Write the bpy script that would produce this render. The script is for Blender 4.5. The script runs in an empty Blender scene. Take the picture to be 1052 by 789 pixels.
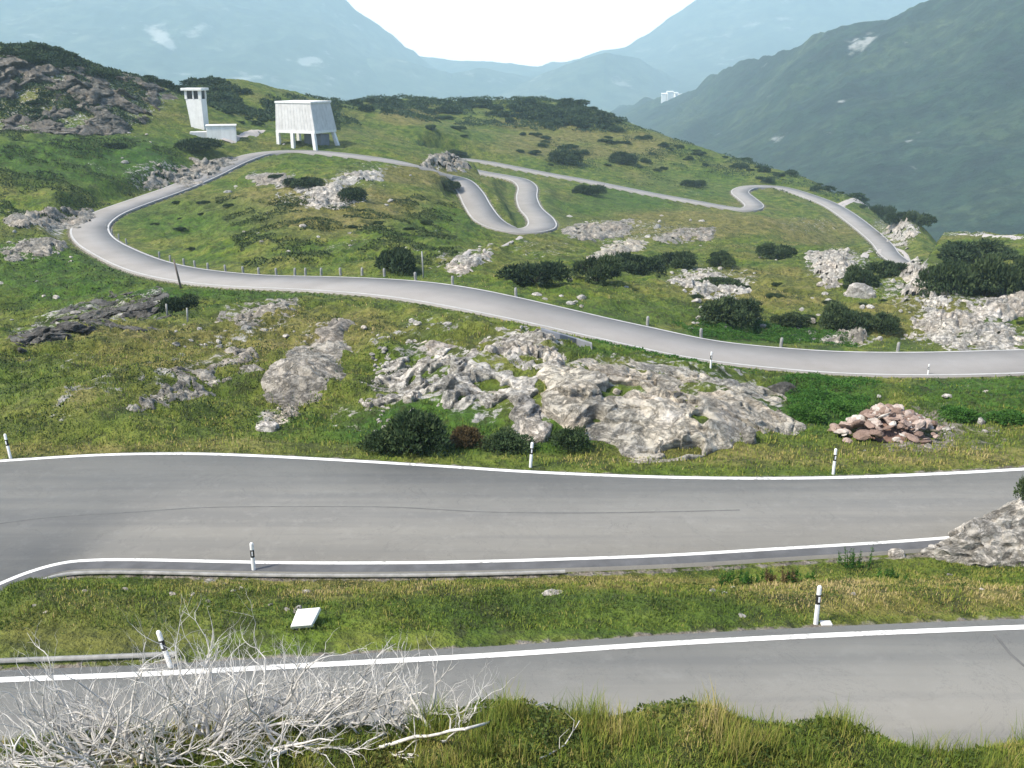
import bpy, bmesh, math, random, time
import numpy as np
from mathutils import Vector, Matrix, kdtree, noise as mnoise
T0 = time.time()
random.seed(7); RNG = np.random.default_rng(11)
R = math.radians
scene = bpy.context.scene
COL = scene.collection

# ------------------------------------------------------------------ camera model
F, CX, CY, PITCH, CAMZ = 1023.0, 526.0, 394.5, R(17.7), 15.0
cp, sp = math.cos(PITCH), math.sin(PITCH)
def ray(px, py):                        # lateral slope a = x/y and rise s = dz/dy of a sight line
    u = (px - CX) / F; v = (CY - py) / F
    d = cp + v * sp
    return u / d, (v * cp - sp) / d
def pt(px, py, Y):
    a, s = ray(px, py)
    return (a * Y, Y, CAMZ + s * Y)
def pt_z(px, py, z):
    a, s = ray(px, py)
    Y = (z - CAMZ) / s
    return (a * Y, Y, z)
def project(x, y, z):
    dz = z - CAMZ
    dep = y * cp - dz * sp
    return CX + F * x / dep, CY - F * (y * sp + dz * cp) / dep

# ------------------------------------------------------------------ noise
PERM = np.random.default_rng(3).permutation(4096).astype(np.int64)
def _h(ix, iy, iz=0):
    return PERM[(PERM[(PERM[ix & 4095] + iy) & 4095] + iz) & 4095]
def perlin2(x, y, seed=0):
    x = np.asarray(x, float); y = np.asarray(y, float)
    ix = np.floor(x).astype(np.int64); iy = np.floor(y).astype(np.int64)
    fx = x - ix; fy = y - iy
    u = fx*fx*fx*(fx*(fx*6-15)+10); v = fy*fy*fy*(fy*(fy*6-15)+10)
    def g(i, j, dx, dy):
        h = _h(ix+i, iy+j, seed) * (2*math.pi/4096)
        return np.cos(h)*dx + np.sin(h)*dy
    n00 = g(0,0,fx,fy); n10 = g(1,0,fx-1,fy); n01 = g(0,1,fx,fy-1); n11 = g(1,1,fx-1,fy-1)
    return ((n00*(1-u)+n10*u)*(1-v) + (n01*(1-u)+n11*u)*v) * 1.5
def fbm2(x, y, oct=4, seed=0, gain=.5):
    t = 0; a = 1; s = 0
    for k in range(oct):
        t = t + a*perlin2(x*2**k, y*2**k, seed+k*17); s += a; a *= gain
    return t / s
def worley3(p, seed=0):
    ip = np.floor(p).astype(np.int64); f1 = np.full(len(p), 9.); f2 = f1.copy(); cid = np.zeros(len(p)); dv = np.zeros((len(p), 2))
    for i in (-1,0,1):
        for j in (-1,0,1):
            for k in (-1,0,1):
                c = ip + np.array([i,j,k])
                h = _h(c[:,0], c[:,1], c[:,2]+seed)
                ox = PERM[(h+11)&4095]/4096.; oy = PERM[(h+57)&4095]/4096.; oz = PERM[(h+131)&4095]/4096.
                d = np.sqrt((c[:,0]+ox-p[:,0])**2 + (c[:,1]+oy-p[:,1])**2 + (c[:,2]+oz-p[:,2])**2)
                n1 = d < f1
                f2 = np.where(n1, f1, np.minimum(f2, d)); cid = np.where(n1, h/4096., cid); f1 = np.where(n1, d, f1)
                dv[n1, 0] = (p[:,0]-c[:,0]-ox)[n1]; dv[n1, 1] = (p[:,1]-c[:,1]-oy)[n1]
    worley3.dv = dv
    return f1, f2, cid
def sstep(x):
    x = np.clip(x, 0, 1); return x*x*(3-2*x)

# ------------------------------------------------------------------ roads, first as lines
def resample(P, step):
    P = np.asarray(P, float)
    d = np.r_[0, np.cumsum(np.linalg.norm(np.diff(P[:, :3], axis=0), axis=1))]
    n = max(2, int(d[-1] / step) + 1)
    t = np.linspace(0, d[-1], n)
    return np.stack([np.interp(t, d, P[:, k]) for k in range(P.shape[1])], 1)
def crom(P, n=8):
    P = np.asarray(P, float)
    Q = np.vstack([2*P[0]-P[1], P, 2*P[-1]-P[-2]]); out = []
    for i in range(1, len(Q)-2):
        p0, p1, p2, p3 = Q[i-1:i+3]
        for t in np.arange(n)/n:
            out.append(.5*((2*p1)+(-p0+p2)*t+(2*p0-5*p1+4*p2-p3)*t*t+(-p0+3*p1-3*p2+p3)*t**3))
    out.append(P[-1]); return np.array(out)
def smooth(P, it):
    P = P.copy()
    for _ in range(it):
        P[1:-1] = .25*P[:-2]+.5*P[1:-1]+.25*P[2:]
    return P

# road along the pass in the foreground and the wide one above it: their painted edges as seen, at their level
Z1, Z2 = 2.0, 0.0
far1 = [pt_z(px, py, Z1) for px, py in [(-330,708),(-150,702),(0,696),(150,690),(300,682),(500,671),(700,658),(880,649),(1052,642),(1230,636),(1420,632)]]
far1 = crom(far1, 6)
near1 = far1.copy()
tan = np.gradient(far1[:, :2], axis=0); tan /= np.linalg.norm(tan, axis=1)[:, None]
nrm = np.stack([tan[:,1], -tan[:,0]], 1)
far1[:, :2] -= nrm*.28
near1[:, :2] += nrm*5.7
far2 = crom([pt_z(px, py, Z2) for px, py in [(-420,520),(-260,495),(-120,480),(0,472),(100,466),(180,464.5),(250,466),(350,471),(450,477),(545,483),(650,487.5),(750,489.5),(850,489),(950,485.5),(1052,480),(1180,472),(1330,462)]], 6)
line2 = crom([pt_z(px, py, Z2) for px, py in [(-330,770),(-200,700),(-110,650),(-50,622),(0,601),(30,589),(60,580.5),(90,577),(150,576.5),(300,579.5),(450,579),(600,575),(700,571),(800,565),(900,559),(970,554),(1052,547),(1180,536),(1330,522)]], 6)
def offs(P, d):
    t = np.gradient(P[:, :2], axis=0); t /= np.linalg.norm(t, axis=1)[:, None]
    Q = P.copy(); Q[:, 0] += t[:,1]*d; Q[:, 1] -= t[:,0]*d
    return Q
near2 = offs(line2, .55)

MAIN = [  # px, py, distance, width: the road winding down the valley
 (1420,356,92,7.6),(1250,364,89,7.6),(1052,371,87,7.6),(960,373,86,7.6),(880,372.5,86,7.6),(800,369,87,7.6),(720,358.5,88,7.6),(650,344,90,7.7),(580,327.5,92,7.8),(500,309,95,8),
 (420,296,100,8.2),(330,290.5,107,8.2),(250,288,115,8),(190,281.5,125,7.6),(150,272.5,136,7),(118,259,149,6.6),(98,247,160,6.4),(92,236,170,6.4),(98,227,179,6.3),(115,217,190,6.3),
 (150,204.5,205,6.2),(185,192,219,6.2),(215,179,233,6.1),(243,165.5,249,6),(268,157.5,260,6),(300,154.5,264,6),(335,156.5,262,6),(375,161,259,6.2),(415,167,258,6.4),(448,174,260,6.6),(470,184,261,6.6),
 (483,197,255,6.9),(491,212,247,7.1),(502,226,239,7.4),(520,235.5,235,7.6),(540,237.5,235,7.6),(556,233,241,7.6),(555,224,254,7.0),(545,214,272,6.6),(541,202,293,6.4),(542,192,316,6.4),(533,184.5,336,6.2),
 (512,180,346,6),(490,176,353,6),(470,171.5,362,6),(455,167.5,376,6),(455,163.5,392,6),(470,162.5,398,6),(495,165.5,396,6),(520,170,391,6),(560,178,383,6),(600,185,376,6),(640,193,368,6),(680,201,361,6),(720,208,354,6),
 (750,213.5,350,6.2),(768,215,350,6.6),(775,211,359,7),(767,203.5,374,7),(760,197,389,7),(768,192,400,7),(785,190.8,405,6.8),(803,192.5,404,6.8),(830,201,391,6.8),(855,211,372,6.8),(880,228,342,6.8),(905,249,310,6.4),(915,262,290,6.2),(935,275,270,6)]
mw = np.array([pt(*m[:3]) + (m[3],) for m in MAIN])
main = resample(smooth(crom(mw, 8), 3), .8)
main[:, 2] = smooth(main[:, 2:3], 60)[:, 0]

# ------------------------------------------------------------------ terrain: one sheet through sighted points
C = []                                   # a, log Y, s
def c(px, py, Y): a, s = ray(px, py); C.append((a, math.log(Y), s))
def cz(a, Y, z): C.append((a, math.log(Y), (z-CAMZ)/Y))
for a in np.linspace(-1.0, 1.0, 9):
    cz(a, 2.0, 13.2); cz(a, 3.2, 12.2); cz(a, 5.5, 10.2)
    cz(a, 13.2, 4.2)
BANK = [(-400,775),(-150,768),(0,764),(60,757),(110,749),(200,744),(300,740),(400,748),(480,730),(540,722),(600,742),(660,733),(710,722),(760,736),(800,750),(850,744),(900,757),(960,775),(1052,762),(1200,765),(1400,770)]
for px, py in BANK:
    c(px, py, 9.6); c(px, py+40, 8.7); cz(ray(px, py)[0], 11.2, CAMZ + ray(px, py)[1]*9.6 - 2.4)
def strip(Lf, Ln, z, n=14):
    for k in np.linspace(0, len(Lf)-1, n).astype(int):
        x, y = Lf[k, :2]; cz(x/y, y, z); cz(x/(y+.8), y+.8, z-.02)
    for k in np.linspace(0, len(Ln)-1, n).astype(int):
        x, y = Ln[k, :2]; cz(x/y, y, z); cz(x/(y-.7), y-.7, z-.05)
strip(far1, near1, Z1); strip(far2, near2, Z2)
for a in np.linspace(-.8, .8, 8):
    cz(a, 23.2, 1.75); cz(a, 25., 1.15)
for m in main[::9]:
    C.append((m[0]/m[1], math.log(m[1]), (m[2]-CAMZ)/m[1]))
cols = {
 -300: [(440,40),(400,47),(372,58),(350,80),(330,100),(290,118),(250,138),(225,165),(195,185),(150,215),(130,240),(85,262),(45,285)],
 0:   [(445,40),(405,47),(375,58),(352,80),(338,98),(300,112),(260,135),(230,165),(200,185),(150,215),(132,240),(90,262),(50,285)],
 60:  [(440,40),(400,47),(365,60),(345,82),(332,96),(305,110),(262,136),(235,160),(200,188),(150,220),(132,245),(90,268),(57,290)],
 150: [(440,40),(400,48),(365,59),(338,74),(326,88),(308,100),(300,106),(230,180),(200,203),(160,232),(135,258),(110,285),(82,320)],
 200: [(455,40),(410,48),(370,59),(335,74),(318,88),(305,102),(160,245),(148,258),(110,330),(88,390)],
 300: [(452,40.5),(420,46),(390,52),(360,62),(335,74),(315,90),(270,125),(240,146),(210,178),(185,214),(168,240),(150,272),(135,330),(110,460)],
 370: [(455,40.2),(425,44),(395,50),(365,60),(340,71),(320,86),(270,122),(240,145),(205,185),(180,224),(150,280),(130,400),(112,470),(104,540)],
 450: [(462,39.3),(435,42),(405,46),(375,51),(347,63),(328,79),(280,112),(250,142),(220,186),(200,222),(155,330),(140,400),(125,480),(104,560)],
 520: [(465,39),(435,41.5),(400,45),(368,51),(350,62),(338,77),(292,107),(268,138),(255,170),(150,425),(135,470),(112,540),(103,560)],
 600: [(468,38.8),(432,41.5),(402,44),(377,50),(364,62),(354,77),(302,104),(270,150),(240,232),(215,292),(198,345),(165,425),(140,480),(108,550)],
 660: [(468,38.8),(432,41.5),(404,44.5),(385,52),(375,62),(365,76),(320,101),(285,140),(255,200),(230,275),(212,330),(180,410),(150,470),(132,510)],
 720: [(468,38.8),(432,42),(404,46),(391,58),(382,70),(333,101),(300,126),(270,170),(240,240),(221,318),(190,410),(165,455),(152,480)],
 800: [(470,38.6),(442,44),(413,58),(397,72),(347,98),(310,122),(280,162),(250,232),(228,300),(182,425),(176,440)],
 880: [(470,38.6),(442,45),(415,60),(397,73),(347,98),(310,120),(280,162),(258,232),(203,392)],
 930: [(470,38.4),(442,45),(415,60),(397,74),(347,98),(310,118),(285,142),(262,190),(245,240),(222,320)],
 1000:[(470,38),(442,45),(413,60),(396,75),(345,98),(310,118),(280,150),(255,205),(240,260)],
 1052:[(466,38),(440,45),(412,60),(395,75),(345,98),(310,116),(275,148),(255,185),(243,225)],
 1330:[(450,38),(430,45),(405,60),(390,77),(340,100),(300,118),(270,150),(255,185),(243,225)],
}
for px, L in cols.items():
    for py, Y in L: c(px, py, Y)
    py, Y = L[-1]; a, s = ray(px, py); z = CAMZ + s*Y
    cz(a, Y*1.13, z-14); cz(a, Y*1.35, z-50)
    cz(a, 1150, -215)
    if Y < 500: cz(a, 800, -165)
C = np.array(C)
# merge points that fall together
key = np.round(C[:, :2]/np.array([.006, .006])).astype(int)
_, ui = np.unique(key, axis=0, return_index=True)
C = C[ui]
def tps_fit(P, v, lam):
    n = len(P); d = np.linalg.norm(P[:, None]-P[None], axis=2)
    K = np.where(d > 0, d*d*np.log(d+1e-12), 0) + lam*np.eye(n)
    A = np.zeros((n+3, n+3)); A[:n, :n] = K; A[:n, n] = 1; A[:n, n+1:] = P; A[n:, :n] = A[:n, n:].T
    return np.linalg.solve(A, np.r_[v, 0, 0, 0])
W = tps_fit(C[:, :2], C[:, 2], 2e-4)
NR, NC = 1150, 1000
L0, L1, A0, A1 = math.log(2.2), math.log(1100), -.95, .95
def tps_eval(a, l):
    out = np.empty(len(a)); n = len(C)
    for k in range(0, len(a), 4000):
        q = np.stack([a[k:k+4000], l[k:k+4000]], 1)
        d2 = ((q[:, None]-C[None, :, :2])**2).sum(2)
        out[k:k+4000] = (.5*d2*np.log(d2+1e-20)) @ W[:n] + W[n] + q @ W[n+1:]
    return out
cr, cc = 231, 161
cl = np.linspace(L0, L1, cr); ca = np.linspace(A0, A1, cc)
AA, LL = np.meshgrid(ca, cl)
coarse = tps_eval(AA.ravel(), LL.ravel()).reshape(cr, cc)
def upc(M, n, axis):
    M = np.moveaxis(M, axis, 0); m = len(M)
    t = np.linspace(0, m-1, n); i = np.clip(t.astype(int), 0, m-2); f = (t-i)[:, None]
    g = lambda k: M[np.clip(k, 0, m-1)]
    p0, p1, p2, p3 = g(i-1), g(i), g(i+1), g(i+2)
    r = .5*((2*p1)+(-p0+p2)*f+(2*p0-5*p1+4*p2-p3)*f*f+(-p0+3*p1-3*p2+p3)*f**3)
    return np.moveaxis(r, 0, axis)
S = upc(upc(coarse, NR, 0), NC, 1)
al = np.linspace(A0, A1, NC); ll = np.linspace(L0, L1, NR); Yl = np.exp(ll)
GX = al[None, :]*Yl[:, None]; GY = np.repeat(Yl[:, None], NC, 1)
GZ = CAMZ + S*GY
# distance to the roads
RS = []                                    # x, y, z, half width
def road_samples(Lf, Ln, z, step=.35):
    n = 260
    f = resample(Lf, 1); n = max(len(f), 100)*2
    q = np.linspace(0, 1, n)
    ip = lambda P: np.stack([np.interp(q, np.linspace(0, 1, len(P)), P[:, k]) for k in range(2)], 1)
    for A, B in zip(ip(np.asarray(Lf)), ip(np.asarray(Ln))):
        w = np.linalg.norm(A-B); m = max(3, int(w/1.2))
        for t in (np.arange(m)+.5)/m: RS.append((*(A+(B-A)*t), z, w/m/2))
road_samples(far1, near1, Z1); road_samples(far2, near2, Z2)
for m in main: RS.append((m[0], m[1], m[2], m[3]/2))
kd = kdtree.KDTree(len(RS))
for i, r in enumerate(RS): kd.insert((r[0], r[1], 0), i)
kd.balance()
RSa = np.array(RS)
RD = np.full((NR, NC), 99.); RZ = np.zeros((NR, NC))
r1 = int(np.searchsorted(Yl, 440)); r0 = int(np.searchsorted(Yl, 9))
# a coarse pass every 2nd vertex, then bilinear
for i in range(r0, r1, 2):
    for j in range(0, NC, 2):
        _, k, d = kd.find((GX[i, j], GY[i, j], 0))
        RD[i, j] = d - RS[k][3]; RZ[i, j] = RS[k][2]
for M in (RD, RZ):
    sub = M[r0:r1:2, ::2]
    M[r0:r0+2*len(sub)-1, 1:NC-1:2] = 0
    up = np.zeros((2*len(sub)-1, NC))
    up[::2, ::2] = sub; up[::2, 1:-1:2] = .5*(sub[:, :-1]+sub[:, 1:]); up[::2, -1] = sub[:, -1]
    up[1::2] = .5*(up[:-2:2]+up[2::2])
    M[r0:r0+len(up)] = up
PX, PY = project(GX, GY, GZ)
# relief noise, faded near roads
far_w = np.clip(RD/6., 0, 1)
foreg = np.clip((GY-6)/5, 0.15, 1)
hill = np.clip((GY-36)/14, 0, 1)
big = fbm2(GX*.07, GY*.07, 4, 1)
mid = fbm2(GX*.28, GY*.28, 3, 40)
rid = 1-np.abs(fbm2(GX*.11+.05*GY, GY*.16, 4, 80))*2.2
fine = fbm2(GX*1.3, GY*1.3, 3, 120)
dist_f = np.clip(1.2-GY/700, .3, 1)
tuss = np.abs(fbm2(GX*.62, GY*.62, 3, 160))
relief = hill*dist_f*(big*1.25 + np.clip(rid, -.6, 1)*.75 + mid*.62 - tuss*.45) + foreg*fine*np.clip(.13+GY*.0006, .1, .22) + np.clip((GY-8)/10, 0, 1)*(1-hill)*mid*.12
GZ = GZ + relief*far_w
flat = 1 - sstep((RD - .5 - GY*.0035)/np.clip(2.0+GY*.012, 2, 6))
GZ = GZ*(1-flat) + (RZ-.11)*flat
GZ = np.where(RD < .2+GY*.003, np.minimum(GZ, RZ-.11-GY*.0004), GZ)
GS = (GZ-CAMZ)/GY
HID = np.zeros((NR, NC), bool)
for i0_, i1_ in ((0, 1),):
    HID |= (PX < 492) & (PX > 380) & (GY > 335) & (GY < 400)
cap = np.full(NC, 9.)
for i in range(r1-1, r0, -1):
    onr = (RD[i] < .1) & ~HID[i] & (Yl[i] > 80)
    lim = cap-.0022
    over = GS[i]-lim
    GS[i] = np.where((over > 0) & ~onr, lim, GS[i])
    cap = np.where(onr, np.minimum(cap, GS[i]), cap)
    cap[1:-1] = np.minimum(cap[1:-1], np.minimum(cap[:-2], cap[2:])+.004)
GZ2 = CAMZ+GS*GY
GZ = np.where(RD < .1, GZ, GZ2); GS = (GZ-CAMZ)/GY
print('terrain', time.time()-T0)

def samp(M, x, y):
    a = np.asarray(x)/np.asarray(y); l = np.log(y)
    fi = np.clip((l-L0)/(L1-L0)*(NR-1), 0, NR-1.001); fj = np.clip((a-A0)/(A1-A0)*(NC-1), 0, NC-1.001)
    i = fi.astype(int); j = fj.astype(int); u = fi-i; v = fj-j
    return (M[i, j]*(1-v)+M[i, j+1]*v)*(1-u) + (M[i+1, j]*(1-v)+M[i+1, j+1]*v)*u
def zat(x, y): return float(samp(GZ, np.array([x]), np.array([y]))[0])
def hit(px, py, ymin=6.):
    a, s = ray(px, py)
    fj = min(max((a-A0)/(A1-A0)*(NC-1), 0), NC-1.001); j = int(fj); v = fj-j
    colm = GS[:, j]*(1-v)+GS[:, j+1]*v
    k0 = int(np.searchsorted(Yl, ymin))
    w = np.nonzero(colm[k0:] >= s)[0]
    if len(w) == 0:
        k = k0+int(np.argmax(colm[k0:])); Y = Yl[k]
    else:
        k = k0+int(w[0])
        if k == 0: Y = Yl[0]
        else:
            s0, s1 = colm[k-1], colm[k]; t = (s-s0)/(s1-s0) if s1 > s0 and s0 < s else 1.
            Y = math.exp(ll[k-1]+(ll[k]-ll[k-1])*t)
    return Vector((a*Y, Y, zat(a*Y, Y)))

# ------------------------------------------------------------------ helpers: objects, tags
def tag(o, label=None, cat=None, group=None, kind=None):
    if label: o['label'] = label
    if cat: o['category'] = cat
    if group: o['group'] = group
    if kind: o['kind'] = kind
    return o
def empty(name, loc=(0,0,0), rz=0, scale=1):
    o = bpy.data.objects.new(name, None); COL.objects.link(o)
    o.location = loc; o.rotation_euler = (0, 0, rz); o.empty_display_size = .3
    o.scale = (scale,)*3 if not hasattr(scale, '__len__') else scale
    return o
def link(name, me, mats=(), parent=None):
    o = bpy.data.objects.new(name, me); COL.objects.link(o)
    for m in (mats if isinstance(mats, (list, tuple)) else [mats]):
        if m and len(me.materials) < 1 or (m and m.name not in [q.name for q in me.materials if q]): me.materials.append(m)
    if parent: o.parent = parent
    return o
def mesh_np(name, V, faces, sizes=None, smoothf=False, attrs=None):
    """V (n,3); faces (m,k) or flat list with sizes."""
    me = bpy.data.meshes.new(name)
    V = np.ascontiguousarray(V, np.float32); f = np.ascontiguousarray(faces, np.int32)
    m = len(f); k = f.shape[1]
    me.vertices.add(len(V)); me.vertices.foreach_set('co', V.ravel())
    me.loops.add(m*k); me.loops.foreach_set('vertex_index', f.ravel())
    me.polygons.add(m); me.polygons.foreach_set('loop_start', np.arange(0, m*k, k, dtype=np.int32))
    if smoothf: me.polygons.foreach_set('use_smooth', np.ones(m, bool))
    me.update(calc_edges=True)
    for n, arr in (attrs or {}).items():
        a = me.attributes.new(n, 'FLOAT', 'POINT'); a.data.foreach_set('value', np.ascontiguousarray(arr, np.float32).ravel())
    return me
def grid_faces(r, cN):
    i = np.arange(r-1)[:, None]*cN + np.arange(cN-1)[None, :]
    return np.stack([i, i+1, i+cN+1, i+cN], -1).reshape(-1, 4)
def bm_obj(name, bm, mat, parent=None, sm=False):
    me = bpy.data.meshes.new(name); bm.to_mesh(me); bm.free()
    if sm:
        for p in me.polygons: p.use_smooth = True
    return link(name, me, mat, parent)
def add_box(bm, x0, x1, y0, y1, z0, z1, bev=0):
    vs = [bm.verts.new(q) for q in [(x0,y0,z0),(x1,y0,z0),(x1,y1,z0),(x0,y1,z0),(x0,y0,z1),(x1,y0,z1),(x1,y1,z1),(x0,y1,z1)]]
    for f in ((3,2,1,0),(4,5,6,7),(0,1,5,4),(1,2,6,5),(2,3,7,6),(3,0,4,7)): bm.faces.new([vs[k] for k in f])
    if bev:
        es = {e for v in vs for e in v.link_edges}
        bmesh.ops.bevel(bm, geom=list(es), offset=bev, segments=1, affect='EDGES')
def add_hex(bm, low, up):                 # 4 lower and 4 upper corners
    vs = [bm.verts.new(q) for q in list(low)+list(up)]
    for f in ((3,2,1,0),(4,5,6,7),(0,1,5,4),(1,2,6,5),(2,3,7,6),(3,0,4,7)): bm.faces.new([vs[k] for k in f])
def add_lathe(bm, prof, n=10, cx=0, cy=0, flat=1.):
    rings = []
    for r, z in prof:
        rings.append([bm.verts.new((cx+r*math.cos(t*2*math.pi/n), cy+r*flat*math.sin(t*2*math.pi/n), z)) for t in range(n)])
    for A, B in zip(rings, rings[1:]):
        for k in range(n): bm.faces.new((A[k], A[(k+1)%n], B[(k+1)%n], B[k]))
    bm.faces.new(rings[0][::-1]); bm.faces.new(rings[-1])
def tube_arrays(P, rad, n=5):
    P = np.asarray(P, float); m = len(P)
    t = np.gradient(P, axis=0); t /= np.linalg.norm(t, axis=1)[:, None]+1e-9
    ref = np.where(np.abs(t[:, 2:3]) > .9, np.array([[1., 0, 0]]), np.array([[0, 0, 1.]]))
    u = np.cross(t, ref); u /= np.linalg.norm(u, axis=1)[:, None]+1e-9; w = np.cross(t, u)
    an = np.arange(n)*2*math.pi/n
    V = P[:, None]+np.asarray(rad)[:, None, None]*(u[:, None]*np.cos(an)[None, :, None]+w[:, None]*np.sin(an)[None, :, None])
    f = []
    for i in range(m-1):
        for k in range(n): f.append((i*n+k, i*n+(k+1)%n, (i+1)*n+(k+1)%n, (i+1)*n+k))
    return V.reshape(-1, 3), np.array(f)
class Tubes:
    def __init__(s): s.V = []; s.F = []; s.n = 0
    def add(s, P, rad, n=5):
        v, f = tube_arrays(P, rad, n); s.V.append(v); s.F.append(f+s.n); s.n += len(v)
    def mesh(s, name): return mesh_np(name, np.vstack(s.V), np.vstack(s.F), smoothf=True)

# ------------------------------------------------------------------ materials
def mat(name):
    m = bpy.data.materials.new(name); m.use_nodes = True
    nt = m.node_tree; b = nt.nodes['Principled BSDF']
    b.inputs['Roughness'].default_value = .85
    try: b.inputs['Specular IOR Level'].default_value = .25
    except Exception: pass
    return m, nt, b
class NB:
    def __init__(s, nt): s.nt = nt; s.N = nt.nodes; s.L = nt.links
    def pos(s):
        g = s.N.new('ShaderNodeNewGeometry'); return g.outputs['Position']
    def obj(s): return s.N.new('ShaderNodeTexCoord').outputs['Object']
    def noise(s, vec, scale, detail=4, rough=.55, out='Fac', dist=0):
        n = s.N.new('ShaderNodeTexNoise'); n.inputs['Scale'].default_value = scale
        n.inputs['Detail'].default_value = detail; n.inputs['Roughness'].default_value = rough; n.inputs['Distortion'].default_value = dist
        s.L.new(vec, n.inputs['Vector']); return n.outputs[out]
    def vor(s, vec, scale, feat='F1', out='Distance', rnd=1):
        n = s.N.new('ShaderNodeTexVoronoi'); n.feature = feat; n.inputs['Scale'].default_value = scale
        n.inputs['Randomness'].default_value = rnd
        s.L.new(vec, n.inputs['Vector']); return n.outputs[out]
    def attr(s, name, out='Fac'):
        n = s.N.new('ShaderNodeAttribute'); n.attribute_name = name; return n.outputs[out]
    def ramp(s, fac, stops, interp='LINEAR'):
        n = s.N.new('ShaderNodeValToRGB'); e = n.color_ramp; e.interpolation = interp
        while len(e.elements) < len(stops): e.elements.new(.5)
        for el, (p, col) in zip(e.elements, stops):
            el.position = p; el.color = (*col, 1) if hasattr(col, '__len__') else (col, col, col, 1)
        s.L.new(fac, n.inputs['Fac']); return n.outputs['Color']
    def mix(s, fac, a, b, mode='MIX'):
        n = s.N.new('ShaderNodeMix'); n.data_type = 'RGBA'; n.blend_type = mode
        for sock, v in ((n.inputs['Factor'], fac), (n.inputs['A'], a), (n.inputs['B'], b)):
            pass
        ins = [i for i in n.inputs if i.enabled]
        for i, v in zip(ins, (fac, a, b)):
            if hasattr(v, 'is_output'): s.L.new(v, i)
            elif hasattr(v, '__len__'): i.default_value = (*v, 1)
            else:
                try: i.default_value = v
                except TypeError: i.default_value = (v, v, v, 1)
        return [o for o in n.outputs if o.enabled][0]
    def math(s, op, a, b=None, c_=None):
        n = s.N.new('ShaderNodeMath'); n.operation = op
        for i, v in enumerate((a, b, c_)):
            if v is None: continue
            if hasattr(v, 'is_output'): s.L.new(v, n.inputs[i])
            else: n.inputs[i].default_value = v
        return n.outputs[0]
    def bump(s, h, strength, dist, normal=None):
        n = s.N.new('ShaderNodeBump'); n.inputs['Strength'].default_value = strength; n.inputs['Distance'].default_value = dist
        s.L.new(h, n.inputs['Height'])
        if normal: s.L.new(normal, n.inputs['Normal'])
        return n.outputs['Normal']
    def scale(s, vec, sc):
        n = s.N.new('ShaderNodeMapping'); n.inputs['Scale'].default_value = sc; s.L.new(vec, n.inputs['Vector']); return n.outputs[0]
    def nz(s):
        g = s.N.new('ShaderNodeNewGeometry'); x = s.N.new('ShaderNodeSeparateXYZ'); s.L.new(g.outputs['Normal'], x.inputs[0]); return x.outputs['Z']

def rock_color(nb, p, pale=1., warm=0.):
    n1 = nb.noise(p, .35, 6, .65); n2 = nb.noise(p, 2.6, 6, .7); n3 = nb.noise(p, .12, 3)
    base = nb.ramp(n1, [(.3, (.19*pale, .185*pale, .175*pale)), (.48, (.31*pale, (.30-.01*warm)*pale, (.28-.03*warm)*pale)), (.62, (.42*pale, (.40-.02*warm)*pale, (.37-.05*warm)*pale)), (.75, (.50*pale, .48*pale, .45*pale))])
    base = nb.mix(nb.ramp(n2, [(.36, 0), (.55, 1)]), nb.mix(1., base, (.58, .57, .55), 'MULTIPLY'), base)
    pink = nb.ramp(n3, [(.45, 0), (.65, .5)])
    return nb.mix(pink, base, nb.mix(1., base, (1.0, .88, .80), 'MULTIPLY'))

GROUND, nt, b = mat('ground')
nb = NB(nt); p = nb.pos()
nA = nb.noise(p, .055, 4, .6); nB = nb.noise(p, .33, 5, .6); nC = nb.noise(p, 2.2, 5, .65); nD = nb.noise(p, 9., 4, .7)
g1 = nb.ramp(nB, [(.28, (.026, .054, .008)), (.42, (.064, .112, .013)), (.55, (.122, .172, .020)), (.74, (.205, .205, .046))])
lush = nb.ramp(nB, [(.3, (.018, .062, .008)), (.55, (.045, .125, .012)), (.75, (.090, .170, .020))])
dry = nb.ramp(nB, [(.3, (.090, .098, .022)), (.5, (.175, .165, .042)), (.72, (.28, .23, .09))])
col = nb.mix(nb.ramp(nb.math('ADD', nA, nb.math('MULTIPLY', nb.attr('dry'), .5)), [(.42, 0), (.78, 1)]), g1, dry)
col = nb.mix(nb.math('MULTIPLY', nb.attr('lush'), nb.ramp(nB, [(.2, .7), (.8, 1)])), col, lush)
col = nb.mix(nb.ramp(nC, [(.34, .9), (.56, 0)]), col, nb.mix(1., col, (.42, .44, .36), 'MULTIPLY'))
col = nb.mix(nb.ramp(nD, [(.5, 0), (.8, .6)]), col, nb.mix(1., col, (1.6, 1.5, 1.3), 'MULTIPLY'))
heath = nb.noise(p, .9, 5, .7)
col = nb.mix(nb.math('MULTIPLY', nb.ramp(heath, [(.53, 0), (.61, 1)]), .75), col, (.042, .05, .016))
rk = rock_color(nb, p, 1.25)
rmask = nb.ramp(nb.math('ADD', nb.attr('rock'), nb.math('MULTIPLY', nb.math('SUBTRACT', nb.noise(p, 1.1, 6, .7), .5), 1.5)), [(.52, 0), (.62, 1)])
col = nb.mix(rmask, col, rk)
dirt = nb.ramp(nb.noise(p, 3.5, 5, .7), [(.35, (.12, .10, .08)), (.65, (.30, .27, .23))])
dmask = nb.ramp(nb.math('ADD', nb.attr('dirt'), nb.math('MULTIPLY', nb.math('SUBTRACT', nC, .5), 1.2)), [(.5, 0), (.66, 1)])
col = nb.mix(dmask, col, dirt)
nt.links.new(col, b.inputs['Base Color']); b.inputs['Roughness'].default_value = .95
h = nb.math('ADD', nb.math('MULTIPLY', nB, 1.6), nb.math('ADD', nb.math('MULTIPLY', nC, .55), nb.math('MULTIPLY', nD, .12)))
nt.links.new(nb.bump(h, 1., .8), b.inputs['Normal'])

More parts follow.
